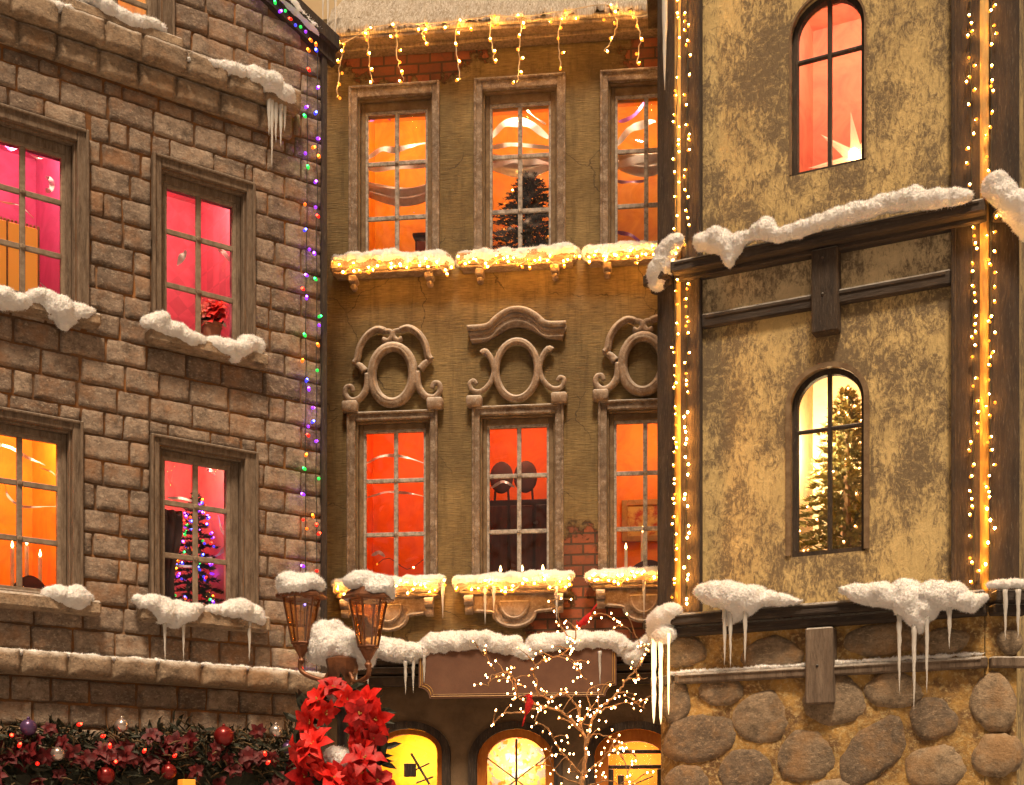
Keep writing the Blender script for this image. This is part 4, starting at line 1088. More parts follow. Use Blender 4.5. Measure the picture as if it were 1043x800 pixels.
# =================================================================== ICICLES
mW = lambda px, W_, out: F / W_.pt(px, 600, out).y
def ice(label, W_, x, y0, y1, out, wpx=3.2, group='hanging icicles', mat=None, name='icicle'):
    p = W_.pt(x, y0, out); sc = p.y / F
    return icicle(label, p, (y1 - y0) * sc, wpx * sc, mat, group, name)
for i, (x, y0, y1, w_) in enumerate(((274, 98, 138, 3), (277, 96, 172, 2.6), (281, 100, 146, 3), (286, 102, 150, 3), (290, 104, 134, 2.6))):
    ice(('short left', 'long second', 'middle', 'fourth, medium', 'short right')[i] + ' icicle of the bunch at the end of the stone cornice', BRICK, x, y0, y1, .12, w_)
for x, y0, y1, lab in ((168, 634, 674, 'left thin icicle under the shaggy sill snow of the multicolour tree window'), (187, 634, 673, 'right one of two icicles under the shaggy sill snow of the multicolour tree window'), (254, 636, 674, 'lone icicle right of the lower stone house window')):
    ice(lab, BRICK, x, y0, y1, .12, 2.2)
for x, y0, y1, lab in ((413, 676, 708, 'leftmost icicle beside the signboard'), (421, 672, 706, 'icicle just off the left edge of the signboard'), (432, 670, 696, 'icicle hanging over the left end of the signboard'), (363, 670, 702, 'icicle behind the lamp post under the cornice snow'), (375, 672, 700, 'icicle right of the lamp post under the cornice snow'), (611, 666, 698, 'icicle over the right end of the signboard')):
    ice(lab, STUC, x, y0, y1, .31, 2.2)
for x, y0, y1, lab in ((451, 596, 630, 'icicle at the right end of the sill under the fairy light window'), (494, 600, 636, 'left icicle under the sill of the oval chair window'), (503, 600, 624, 'right icicle under the sill of the oval chair window'), (567, 600, 632, 'icicle at the right end of the sill of the oval chair window'), (656, 594, 630, 'icicle under the sill of the three candle window')):
    ice(lab, STUC, x, y0, y1, .17, 2)
for x, y0, y1, lab in ((738, 614, 678, 'left icicle of three under the wide snow mound'), (744, 616, 680, 'middle icicle of three under the wide snow mound'), (759, 614, 676, 'right icicle of three under the wide snow mound'), (916, 628, 708, 'left twisted icicle under the largest snow mound'), (931, 640, 724, 'longest twisted icicle under the largest snow mound'), (944, 626, 706, 'right twisted icicle under the largest snow mound'), (967, 620, 661, 'short icicle at the right of the largest snow mound')):
    ice(lab, TOW, x, y0, y1, .21, 3)
for x, y0, y1, lab in ((1024, 604, 652, 'left icicle at the right edge below the small snow strip'), (1037, 604, 650, 'rightmost icicle at the photo edge')):
    ice(lab, TOWR, x, y0, y1, .18, 3)
for x, y0, y1, w_, lab in ((666, 650, 737, 2.6, 'left glowing ice tube under the corner snow'), (673, 652, 738, 2.2, 'middle glowing ice tube under the corner snow'), (681, 648, 728, 1.4, 'thin right glowing ice tube under the corner snow')):
    ice(lab, TOWL, x, y0, y1, .16, w_, 'glowing ice tubes', E['tube'], 'glowing_icicle')
for x, y1, lab in ((329, 24, 'first icicle hanging at the left end of the olive house roof'), (334, 34, 'second icicle hanging at the left end of the olive house roof'), (342, 46, 'third icicle hanging at the left end of the olive house roof')):
    ice(lab, STUC, x, -30, y1, .26, 2.4)
ice('thin white icicle beside the upper left corner post of the timbered house', TOWL, 677, -30, 92, .16, 4)

# =================================================================== STRING LIGHTS
rng = random.Random(5)
W = STUC
drops = [[(350, 44), (346, 70), (343, 99)], [(377, 29), (375, 55), (380, 83)], [(403, 25), (405, 60), (411, 82)], [(435, 24), (430, 36), (436, 45)], [(468, 21), (463, 40), (469, 81)],
         [(501, 16), (500, 40), (504, 62)], [(531, 17), (529, 50), (527, 84)], [(575, 11), (569, 35), (571, 70)], [(618, 5), (629, 24), (616, 52)], [(648, 17), (652, 40), (649, 65)]]
wires, bl = [], []
wires.append(smooth_path([W.pt(x, y, .27) for x, y in [(342, 40), (350, 44)] + [d[0] for d in drops[1:]] + [(668, 12)]], 5))
for d in drops:
    p = smooth_path([W.pt(x, y, .26 - .02 * i) for i, (x, y) in enumerate(d)], 8)
    p = [q + Vector((rng.uniform(-.008, .008), rng.uniform(-.01, .01), 0)) for q in p]
    wires.append(p); n = max(3, int((d[-1][1] - d[0][1]) / 11))
    for k_ in range(n + 1): bl.append((p[min(len(p) - 1, int(k_ * (len(p) - 1) / n))] + Vector((rng.uniform(-.03, .03), -.01, -.01)), 'warm'))
for x in range(345, 670, 27): bl.append((W.pt(x, 41 - (x - 345) * .085 + rng.uniform(-4, 4), .27), 'warm'))
light_string('curtain of warm fairy lights dripping from the eave of the olive house', None, wires, bl, MT['wire_pale'], .0098, .0045)
for lab, x0, x1, ya, yb in (('under the orange window with the cabinet', 343, 460, 274, 273), ('under the upper window with the dark tree', 470, 587, 270, 265), ('under the upper window with the purple streaks', 600, 700, 265, 259),
                            ('under the red window with the fairy lights', 343, 452, 602, 598), ('under the red window with the oval chairs', 468, 582, 599, 594), ('under the red window with three candles', 600, 700, 593, 589)):
    n = 16; pts = []; bl = []
    for k_ in range(n + 1):
        t = k_ / n; p = W.pt(x0 + (x1 - x0) * t, ya + (yb - ya) * t + rng.uniform(-6, 5), .205 + rng.uniform(-.01, .01)); pts.append(p)
        for q in range(2): bl.append((p + Vector((rng.uniform(-.03, .03), rng.uniform(-.02, .0), rng.uniform(-.03, .03))), 'warm'))
    light_string('warm fairy lights strung along the snowy sill ' + lab, 'fairy lights on the olive house sills', [smooth_path(pts, 3)], bl, MT['wire_pale'], .0105, .003)
def vertical(label, strands, ys, mat, r, keys, group=None, dens=9, jx=3):
    wires, bl = [], []
    for (W_, xs, out) in strands:
        pts = []; y = ys[0]; i = 0
        while y < ys[1]:
            f_ = (y - ys[0]) / (ys[1] - ys[0]); x = xs[0] + (xs[1] - xs[0]) * f_
            p = W_.pt(x + rng.uniform(-.8, .8), y, out - .02); pts.append(p); bl.append((W_.pt(x + rng.uniform(-jx, jx), y, out) + Vector((0, -.01, 0)), keys[i % len(keys)] if len(keys) < 3 else rng.choice(keys)))
            y += dens * rng.choice((.45, .7, 1, 1.3, 1.9)); i += 1
        wires.append(pts)
    return light_string(label, group, wires, bl, mat, r)
vertical('warm light strand winding down the left corner post of the timbered house', [(TOWL, (690, 686), .085), (TOW, (700, 699), .08)], (-20, 620), MT['wire_dark'], .0078, ['warm'], 'lights on the corner posts', 10.5, 3)
vertical('warm light strand winding down the right corner post of the timbered house', [(TOW, (988, 992), .075), (TOWR, (1010, 1008), .085)], (-20, 600), MT['wire_dark'], .0082, ['warm'], 'lights on the corner posts', 11.5, 5)
vertical('multicolour light string down the right corner of the stone house', [(BRICK, (313, 310), .07), (BRICK, (323, 322), .07)], (52, 690), MT['wire_dark'], .0115, ['red', 'green', 'blue', 'violet', 'orange', 'violet'], None, 20, 3.5)
pts = [BRICK.pt(270 + 52 * t / 10, -6 + 52 * t / 10 + rng.uniform(-4, 4), .12) for t in range(-4, 11)]
light_string('multicolour light string along the sloping roof verge of the stone house', None, [pts], [(p + Vector((0, -.01, 0)), rng.choice(['blue', 'green', 'red', 'violet', 'orange', 'violet'])) for p in pts], MT['wire_dark'], .0105, .006)

# =================================================================== THINGS IN THE WINDOWS
def inside(W_, g, fu, y, fz=0.0):
    return W_.at(g[0] + (g[1] - g[0]) * fu, y, g[2] + (g[3] - g[2]) * fz)
def fl(g, fu, y, W_): return W_.at(g[0] + (g[1] - g[0]) * fu, y, g[2] - .045)
# candles
def candle_arch(label, W_, g, fus, hs, y=.40, zoff=0.02):
    b = fl(g, .5, y, W_); t = thing('candle_holder', label, 'candle holder', b, W_.a, None)
    bm = new_bm(); u0 = g[0] + (g[1] - g[0]) * (min(fus) - .08); u1 = g[0] + (g[1] - g[0]) * (max(fus) + .08); zf = g[2] - .045
    n = 12; L = u1 - u0
    top = [(u0 + L * k_ / n, zf + .05 + .16 * math.sin(math.pi * (k_ / n) * .8 + .1)) for k_ in range(n + 1)]
    prism(bm, W_, [(u0, zf), (u1, zf)] + top[::-1], y - .02, y + .02); mesh_obj('base', bm, MT['dark_cloth'], t)
    for fu, h in zip(fus, hs):
        u = g[0] + (g[1] - g[0]) * fu; z_ = zf + .05 + .16 * math.sin(math.pi * ((u - u0) / L) * .8 + .1)
        candle(t, W_.at(u, y, z_ - .004), h)
candle_arch('arched dark holder with three lit candles behind the orange stone house window', BRICK, LW['C'][1], (.60, .78, .95), (.26, .21, .17))
candle_arch('dark holder with three lit candles in the red window next to the timbered house', STUC, MW['L3'][1], (.17, .45, .80), (.20, .24, .26), .36)
# trees
g = LW['D'][1]; conifer('christmas tree with multicolour lights inside the pink window above the garland', fl(g, .80, .42, BRICK), .95, .24, MT['fir_dark'], (90, ['red', 'green', 'blue', 'violet', 'orange', 'blue', 'violet']), 21, 1300, bulb_r=.0095)
g = MW['U2'][1]; conifer('dark christmas tree behind the middle upper window of the olive house', fl(g, .55, .45, STUC), .90, .46, MT['fir_dark'], (26, ['warm']), 22, 4600, bulb_r=.007)
g = (AW[1][0], AW[1][1], AW[1][2], AW[1][3] + AW[1][4]); conifer('green christmas tree with warm lights inside the lower arched window', fl(g, .44, .66, TOW), 1.34, .44, MT['fir'], (80, ['white']), 23, 3600, bulb_r=.008)
# potted poinsettia on the inner sill
g = LW['B'][1]; b = W_b = BRICK.at(g[0] + (g[1] - g[0]) * .70, .125, g[2] + .03)
t = thing('potted_poinsettia', 'small red poinsettia in a brown pot standing in the pink upper window', 'potted plant', b, BRICK.a)
bm = new_bm(); lathe(bm, b, [(.055, 0), (.075, .12), (.082, .12), (.082, .145), (.07, .147)], 14); mesh_obj('pot', bm, MT['pot'], t)
bm = new_bm(); rr = random.Random(2)
for q in range(5): poinsettia(bm, b + Vector((rr.uniform(-.05, .05), rr.uniform(-.05, .0), .215 + rr.uniform(-.03, .05))), Vector((rr.uniform(-.5, .5), -1, .9)), .105, rr, 7, .36)
mesh_obj('flower', bm, MT['red_petal'], t)
bm = new_bm()
for q in range(12):
    a_ = q * 2 * math.pi / 12; petal(bm, b + Vector((0, 0, .15)), Vector((math.cos(a_), math.sin(a_), .25)).normalized(), Vector((0, 0, 1)), .11, .026)
mesh_obj('leaf', bm, MT['green_leaf'], t)
# magenta window: glowing lantern
g = LW['A'][1]; u0, u1 = BRICK.uz(-14, 250)[0], BRICK.uz(52, 250)[0]; zt_, zb_ = BRICK.uz(25, 232, -.3)[1], g[2] - .045
t = thing('table_lamp', 'square amber lamp shade with a beaded rim glowing in the magenta window', 'lamp', BRICK.at((u0 + u1) / 2, .34, zb_), BRICK.a)
bm = new_bm(); box(bm, BRICK, u0, u1, .26, .46, zb_ + .06, zt_, .01); mesh_obj('lamp_shade', bm, E['shade'], t)
for k_ in range(5):
    bm = new_bm(); uk = u0 + (u1 - u0) * k_ / 4; box(bm, BRICK, uk - .006, uk + .006, .248, .259, zb_ + .06, zt_, .002); mesh_obj('rib', bm, MT['gold'], t)
bm = new_bm(); box(bm, BRICK, u0 + .05, u1 - .05, .30, .42, zb_, zb_ + .058, .01); mesh_obj('base', bm, MT['gold'], t)
bm = new_bm()
for k_ in range(18): blob(bm, BRICK.at(u0 + (u1 - u0) * k_ / 17, .265, zt_ + .008), .010, sub=1)
mesh_obj('beaded_rim', bm, MT['gold'], t)
# pink window with multicolour tree: brown curtain on the left
g = LW['D'][1]; bm = new_bm(); nn = 16
cu = lambda k_, z_: BRICK.at(g[0] - .02 + (g[1] - g[0]) * .40 * k_ / nn * (1 + .16 * math.sin(z_ * 7)), .22 + .02 * math.sin(k_ * 1.5), z_)
cv = [[bm.verts.new(cu(k_, g[2] - .04 + (g[3] - g[2]) * .72 * j / 10)) for j in range(11)] for k_ in range(nn + 1)]
for k_ in range(nn):
    for j in range(10): bm.faces.new((cv[k_][j], cv[k_ + 1][j], cv[k_ + 1][j + 1], cv[k_][j + 1]))
set_tone(bm, bm.faces, .5)
tag(mesh_obj('curtain', bm, MT['dark_cloth'], None, BRICK.a, smooth=True), 'dark brown half curtain inside the pink window with the multicolour tree', 'curtain')
# white draped sheets added to stand in for reflections on the panes
def swag(label, W_, g, z_fr, drop, y=.45, col='reflection_cloth'):
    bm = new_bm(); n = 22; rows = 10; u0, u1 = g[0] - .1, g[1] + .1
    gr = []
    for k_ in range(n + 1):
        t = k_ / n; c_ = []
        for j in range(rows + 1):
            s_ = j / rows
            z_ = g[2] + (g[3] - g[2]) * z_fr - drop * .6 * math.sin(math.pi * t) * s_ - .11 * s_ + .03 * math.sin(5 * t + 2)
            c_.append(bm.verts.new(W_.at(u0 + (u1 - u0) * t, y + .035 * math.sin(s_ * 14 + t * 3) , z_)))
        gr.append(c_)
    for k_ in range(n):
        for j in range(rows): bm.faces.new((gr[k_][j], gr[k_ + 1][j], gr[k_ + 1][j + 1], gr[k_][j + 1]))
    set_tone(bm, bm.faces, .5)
    tag(mesh_obj('reflection_drape', bm, MT[col], None, W_.a, smooth=True), label, 'curtain', 'drapes added as pane reflections in the upper windows')
swag('white drape added as a pane reflection across the orange window with the cabinet', STUC, MW['U1'][1], .66, .10, .42)
swag('white drape added as a pane reflection above the dark tree in the middle upper window', STUC, MW['U2'][1], .80, .10, .38)
swag('white drape added as a pane reflection in the upper window next to the timbered house', STUC, MW['U3'][1], .80, .16, .42)
MT['reflection_white'] = m_plain('white reflection streak', (.86, .82, .80), .25); MT['reflection_violet'] = m_plain('violet reflection streak', (.42, .12, .50), .3)
def reflections(label, W_, items):  # bands added behind the panes, shaped like streaks reflected in the glass
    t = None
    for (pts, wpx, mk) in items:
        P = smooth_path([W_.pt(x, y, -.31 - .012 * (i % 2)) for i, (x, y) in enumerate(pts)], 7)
        if t is None: t = thing('reflection_streaks', label, 'reflection', P[0], W_.a, 'ribbons in the windows')
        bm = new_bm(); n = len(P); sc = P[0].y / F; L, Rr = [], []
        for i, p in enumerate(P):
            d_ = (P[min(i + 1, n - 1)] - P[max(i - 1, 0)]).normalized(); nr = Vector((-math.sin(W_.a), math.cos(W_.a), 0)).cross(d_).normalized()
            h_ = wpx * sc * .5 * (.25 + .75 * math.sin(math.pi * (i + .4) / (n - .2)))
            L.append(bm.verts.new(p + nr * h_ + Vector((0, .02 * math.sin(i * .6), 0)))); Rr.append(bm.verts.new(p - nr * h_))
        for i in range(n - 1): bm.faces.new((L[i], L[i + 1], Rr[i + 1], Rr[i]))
        set_tone(bm, bm.faces, .5); mesh_obj('reflection', bm, MT[mk], t, smooth=True)
wh, vi = 'reflection_white', 'reflection_violet'
reflections('white and violet curls added as pane reflections in the magenta window', BRICK, [([(46, 180), (52, 184), (52, 192), (47, 196)], 6, wh), ([(5, 148), (14, 152), (22, 146)], 5, vi), ([(30, 157), (44, 162), (62, 154)], 1.5, wh), ([(0, 205), (20, 210), (34, 222)], 1.3, wh), ([(28, 284), (40, 288), (54, 300)], 1.5, wh)])
reflections('two white curls added as pane reflections in the pink poinsettia window', BRICK, [([(189, 255), (186, 262), (180, 270)], 6, wh), ([(221, 252), (228, 258), (237, 268)], 6, wh)])
reflections('thin white bands added as pane reflections across the orange window of the stone house', BRICK, [([(-14, 450), (10, 456), (28, 466), (46, 474)], 3.5, wh), ([(4, 492), (9, 506), (24, 516), (60, 516)], 2.4, wh), ([(40, 476), (54, 482), (62, 492)], 1.5, wh)])
reflections('white bands added as pane reflections in the pink window with the multicolour tree', BRICK, [([(171, 507), (185, 508), (202, 512)], 3, wh), ([(222, 525), (226, 540), (233, 552), (224, 564), (210, 569)], 3.4, wh), ([(210, 478), (215, 480), (219, 484)], 4, wh), ([(172, 575), (186, 577), (202, 577)], 3, wh)])
reflections('wide white bands added as pane reflections across the orange window with the cabinet', STUC, [([(374, 161), (388, 153), (405, 152), (434, 146)], 6, wh), ([(374, 172), (400, 170), (434, 168)], 8, wh), ([(376, 124), (388, 118), (398, 122)], 2, 'reflection_violet')])
reflections('wide white bands added as pane reflections above the dark tree in the middle upper window', STUC, [([(500, 140), (512, 128), (528, 124), (545, 130), (560, 142)], 9, wh), ([(500, 150), (520, 148), (560, 150)], 5, wh), ([(500, 170), (520, 164), (540, 164), (560, 168)], 8, wh), ([(534, 106), (542, 118), (556, 126)], 1.6, wh)])
reflections('white and violet bands added as pane reflections in the upper window next to the timbered house', STUC, [([(628, 148), (640, 134), (656, 126), (668, 124)], 8, wh), ([(628, 168), (645, 164), (668, 160)], 9, wh), ([(630, 124), (646, 118), (656, 104)], 4, vi), ([(628, 184), (640, 186), (656, 184)], 3, vi), ([(628, 236), (642, 240), (656, 250)], 4, vi)])
reflections('thin pale bands added as pane reflections in the red window with the fairy lights', STUC, [([(373, 472), (386, 466), (404, 464), (432, 472)], 3, wh), ([(373, 507), (392, 502), (412, 502), (432, 506)], 2.5, wh), ([(378, 566), (386, 563), (392, 567)], 4, wh)])
reflections('thin pale bands added as pane reflections in the red window with the oval chairs', STUC, [([(500, 497), (512, 491), (524, 496)], 3, wh), ([(500, 520), (512, 517), (526, 522)], 3, wh), ([(528, 524), (540, 520), (556, 527)], 2.4, wh), ([(500, 538), (508, 544), (516, 548)], 3, vi)])
# cabinet in U1
g = MW['U1'][1]; b = fl(g, .80, .62, STUC)
t = thing('cabinet', 'dark cabinet standing in the right corner of the orange upper window', 'cabinet', b, STUC.a)
uu = STUC.inv @ b
bm = new_bm(); box(bm, STUC, uu.x - .10, uu.x + .14, .54, .72, uu.z, uu.z + .42, .006); box(bm, STUC, uu.x - .12, uu.x + .16, .52, .74, uu.z + .421, uu.z + .45, .006); mesh_obj('carcass', bm, MT['dark_cloth'], t)
bm = new_bm(); box(bm, STUC, uu.x - .085, uu.x + .015, .527, .538, uu.z + .04, uu.z + .38, .004); box(bm, STUC, uu.x + .025, uu.x + .125, .527, .538, uu.z + .04, uu.z + .38, .004); mesh_obj('door', bm, MT['pot'], t)
# oval chairs in L2
g = MW['L2'][1]
for i, fu in enumerate((.12, .52)):
    b = fl(g, fu, .5, STUC); uu = STUC.inv @ b
    t = thing('oval_back_chair', ('left', 'right')[i] + ' dark chair with an oval back seen through the red lower window', 'chair', b, STUC.a, 'oval back chairs')
    bm = new_bm(); c_ = STUC.at(uu.x, .5, g[2] + (g[3] - g[2]) * .755); blob(bm, c_, .10, .022, .135, 3, Matrix.Rotation(STUC.a, 3, 'Z')); mesh_obj('backrest', bm, MT['dark_cloth'], t, smooth=True)
    bm = new_bm(); box(bm, STUC, uu.x - .10, uu.x + .10, .32, .54, uu.z + .36, uu.z + .43, .012); mesh_obj('seat', bm, MT['dark_cloth'], t)
    for sx in (-.085, .085):
        bm = new_bm(); box(bm, STUC, uu.x + sx - .012, uu.x + sx + .012, .51, .535, uu.z, uu.z + .355, .003); mesh_obj('leg', bm, MT['dark_cloth'], t)
        bm = new_bm(); box(bm, STUC, uu.x + sx - .012, uu.x + sx + .012, .335, .36, uu.z, uu.z + .355, .003); mesh_obj('leg', bm, MT['dark_cloth'], t)
        bm = new_bm(); tube(bm, [STUC.at(uu.x + sx, .52, uu.z + .43), STUC.at(uu.x + sx * .6, .51, g[2] + (g[3] - g[2]) * .70)], .011, 6); mesh_obj('back_post', bm, MT['dark_cloth'], t)
b = fl(g, .6, .42, STUC); uu = STUC.inv @ b
t = thing('sideboard', 'dark reddish sideboard below the oval chair backs in the red lower window', 'sideboard', b, STUC.a)
hz = (g[3] - g[2]) * .60
bm = new_bm(); box(bm, STUC, g[0] - .06, g[1] + .06, .30, .44, uu.z, uu.z + hz, .008); mesh_obj('carcass', bm, MT['dark_cloth'], t)
for k_ in range(3):
    bm = new_bm(); w_ = (g[1] - g[0] + .12) / 3; box(bm, STUC, g[0] - .06 + k_ * w_ + .012, g[0] - .06 + (k_ + 1) * w_ - .012, .288, .299, uu.z + .04, uu.z + hz - .05, .004); mesh_obj('door', bm, MT['red_wood'], t)
# tea lights in front of the chairs
for i, fu in enumerate((.20, .55, .88)):
    b = STUC.at(g[0] + (g[1] - g[0]) * fu, .125, g[2] + .012)
    t = thing('candle_lamp', ('left', 'middle', 'right')[i] + ' small candle on the sill of the oval chair window', 'candle', b, STUC.a, 'sill candles'); candle(t, b, .055, .016)
# L1 lights and picture in L3
g = MW['L1'][1]; pts = [STUC.at(g[1] - .03 + rng.uniform(-.04, .03), .30 + .02 * k_, g[3] - .1 - .055 * k_) for k_ in range(14)]
light_string('warm lights hanging inside the right side of the red lower left window', None, [pts], [(p, 'warm') for p in pts[::2]], MT['wire_dark'], .011)
pts = [STUC.at(g[0] + (g[1] - g[0]) * k_ / 10, .55, g[2] + .25 + .05 * math.sin(k_ * .9)) for k_ in range(11)]
light_string('small lights lying across the back of the red lower left window', None, [pts], [(p, 'warm') for p in pts[::3]], MT['wire_dark'], .008)
g = MW['L3'][1]; b = inside(STUC, g, .50, .93, .36); uu = STUC.inv @ b
t = thing('framed_picture', 'gold framed picture on the back wall of the window with three candles', 'picture', b, STUC.a)
bm = new_bm(); ring(bm, STUC, (uu.x - .22, uu.x + .22, uu.z, uu.z + .36), (uu.x - .17, uu.x + .17, uu.z + .05, uu.z + .31), .92, .955); mesh_obj('frame', bm, MT['gold'], t)
bm = new_bm(); box(bm, STUC, uu.x - .17, uu.x + .17, .935, .95, uu.z + .05, uu.z + .31, 0); mesh_obj('canvas', bm, MT['canvas'], t)
# star lamp in the upper arched window
a = AW[0]; c_ = TOW.at(a[0] + (a[1] - a[0]) * .76, .30, a[2] + .15)
t = thing('star_lamp', 'bright paper star lamp at the bottom of the upper arched window', 'lamp', c_ - Vector((0, 0, .14)), TOW.a)
bm = new_bm(); Q = Matrix.Rotation(TOW.a, 3, 'Z')
n = 9; ctr = [bm.verts.new(c_ + Q @ Vector((0, s_ * .04, 0))) for s_ in (-1, 1)]
ringv = [bm.verts.new(c_ + Q @ Vector(((.34 if k_ % 2 == 0 else .10) * math.cos(math.pi * k_ / n + .3), 0, (.34 if k_ % 2 == 0 else .10) * math.sin(math.pi * k_ / n + .3)))) for k_ in range(2 * n)]
for k_ in range(2 * n):
    for cc in ctr: bm.faces.new((ringv[k_], ringv[(k_ + 1) % (2 * n)], cc))
set_tone(bm, bm.faces, .5); mesh_obj('star', bm, E['star_paper'], t)
bm = new_bm(); blob(bm, c_ + Q @ Vector((0, -.09, 0)), .035, sub=2); mesh_obj('bulb', bm, E['star'], t, smooth=True)

# =================================================================== LAMP POST
Y0 = 8.0
foot = at_depth(349, 800, Y0); foot.z = 0
lp = thing('street_lamp', 'black iron lamp post with two unlit snow capped lanterns and a red wreath', 'street lamp', foot)
zt = at_depth(349, 672, Y0).z
bm = new_bm(); lathe(bm, foot, [(.14, 0), (.14, .12), (.09, .2), (.06, .55), (.045, .6), (.035, .9), (.032, zt - .35), (.05, zt - .33), (.036, zt - .28), (.036, zt - .02), (.02, zt)], 14)
mesh_obj('pole', bm, MT['black_metal'], lp, smooth=True)
bm = new_bm(); lathe(bm, Vector((foot.x, foot.y, zt - .20)), [(.03, 0), (.05, .02), (.085, .12), (.10, .20), (.04, .22)], 10); mesh_obj('bracket_cup', bm, MT['copper'], lp)
LC = []
for (px, pyb, Yd) in ((307, 668, 8.05), (375, 672, 7.8)):
    c_ = at_depth(px, pyb, Yd); LC.append(c_)
    h0 = Vector((foot.x, foot.y, zt - .06))
    bm = new_bm()
    mid_ = (h0 + c_) / 2 + Vector((0, 0, -.10))
    tube(bm, smooth_path([h0, h0.lerp(mid_, .6) + Vector((0, 0, .02)), mid_, c_ + Vector((0, 0, -.09)), c_ + Vector((0, 0, .0))], 5), .014, 8)
    tube(bm, smooth_path([mid_, mid_ + Vector((.0, 0, -.05)), mid_ + (h0 - mid_).normalized() * .06 + Vector((0, 0, -.05))], 4), .009, 6)
    mesh_obj('arm', bm, MT['copper'], lp, smooth=True)
    bm = new_bm()
    lathe(bm, c_, [(.012, -.05), (.022, -.03), (.012, -.01), (.03, .02), (.045, .05), (.052, .055), (.052, .07)], 12)
    ph = .3; n6 = 6
    for k_ in range(n6):
        d_ = Vector((math.cos(ph + k_ * math.pi / 3), math.sin(ph + k_ * math.pi / 3), 0)); d2 = Vector((math.cos(ph + (k_ + 1) * math.pi / 3), math.sin(ph + (k_ + 1) * math.pi / 3), 0))
        tube(bm, [c_ + d_ * .055 + Vector((0, 0, .07)), c_ + d_ * .108 + Vector((0, 0, .34))], .0065, 5)
        tube(bm, [c_ + d_ * .108 + Vector((0, 0, .34)), c_ + d2 * .108 + Vector((0, 0, .34))], .009, 5); tube(bm, [c_ + d_ * .055 + Vector((0, 0, .072)), c_ + d2 * .055 + Vector((0, 0, .072))], .008, 5)
    ln = mesh_obj('lantern', bm, MT['copper'], lp)
    bm = new_bm(); lathe(bm, c_, [(.150, .335), (.152, .35), (.085, .405), (.05, .43), (.02, .45), (.014, .48)], 6, phase=ph); mesh_obj('roof', bm, MT['copper'], ln)
    bm = new_bm()
    for k_ in range(n6):
        d_ = Vector((math.cos(ph + k_ * math.pi / 3), math.sin(ph + k_ * math.pi / 3), 0)); d2 = Vector((math.cos(ph + (k_ + 1) * math.pi / 3), math.sin(ph + (k_ + 1) * math.pi / 3), 0))
        bm.faces.new([bm.verts.new(v_) for v_ in (c_ + d_ * .052 + Vector((0, 0, .07)), c_ + d2 * .052 + Vector((0, 0, .07)), c_ + d2 * .105 + Vector((0, 0, .34)), c_ + d_ * .105 + Vector((0, 0, .34)))])
    set_tone(bm, bm.faces, .5); mesh_obj('pane', bm, LGLASS, ln)
def snow_at(label, items, rz=0, group='snow clumps on the street lamp', voxel=.008):
    bm = new_bm(); rr = random.Random(hash_s(label))
    for (c_, rx, ry, rz_) in items:
        for q in range(7):
            k_ = rr.uniform(.45, .7); blob(bm, c_ + Vector((rr.uniform(-1, 1) * rx * .5, rr.uniform(-1, 1) * ry * .5, rr.uniform(-.8, .6) * rz_ * .5)), rx * k_, ry * k_, rz_ * k_, 2)
    return snow_bake('snow_clump', label, 'snow', bm, rz, group, voxel)
snow_at('snow cap on the left lantern of the street lamp', [(LC[0] + Vector((-.01, 0, .42)), .15, .15, .09), (LC[0] + Vector((-.07, -.02, .39)), .08, .1, .06)])
snow_at('snow cap on the right lantern, in front of a lit sill', [(LC[1] + Vector((0, 0, .42)), .16, .15, .10), (LC[1] + Vector((.08, -.03, .385)), .09, .1, .06)])
snow_at('big snow heap between the two lanterns of the street lamp', [(at_depth(345, 660, 8.05), .17, .14, .14), (at_depth(340, 646, 8.1), .12, .12, .12), (at_depth(362, 668, 8.05), .12, .12, .12), (at_depth(330, 662, 8.1), .10, .1, .09)])
snow_at('snow lump at the top of the red poinsettia wreath', [(at_depth(343, 706, 7.85), .085, .07, .075)])
snow_at('snow lump in the middle of the red poinsettia wreath', [(at_depth(345, 773, 7.85), .09, .07, .085)])

# wreath of poinsettias
wc = at_depth(347, 752, 7.82)
wr = thing('poinsettia_wreath', 'wreath of bright red poinsettias tied around the street lamp', 'wreath', Vector((wc.x, wc.y, wc.z - .3)))
bm = new_bm(); tube(bm, [wc + Vector((.24 * math.cos(k_ * math.pi / 12), .0, .27 * math.sin(k_ * math.pi / 12))) for k_ in range(24)], .03, 8, closed=True); mesh_obj('ring', bm, MT['green_leaf'], wr)
rr = random.Random(8)
bm = new_bm()
for k_ in range(70):
    a_ = rr.random() * 6.28; p = wc + Vector((.24 * math.cos(a_), 0, .27 * math.sin(a_))); d_ = Vector((rr.uniform(-1, 1), rr.uniform(-.6, .1), rr.uniform(-1, 1))).normalized()
    petal(bm, p, d_, d_.cross(Vector((.3, .2, .8))).normalized(), .12, .02)
mesh_obj('leaf', bm, MT['green_leaf'], wr)
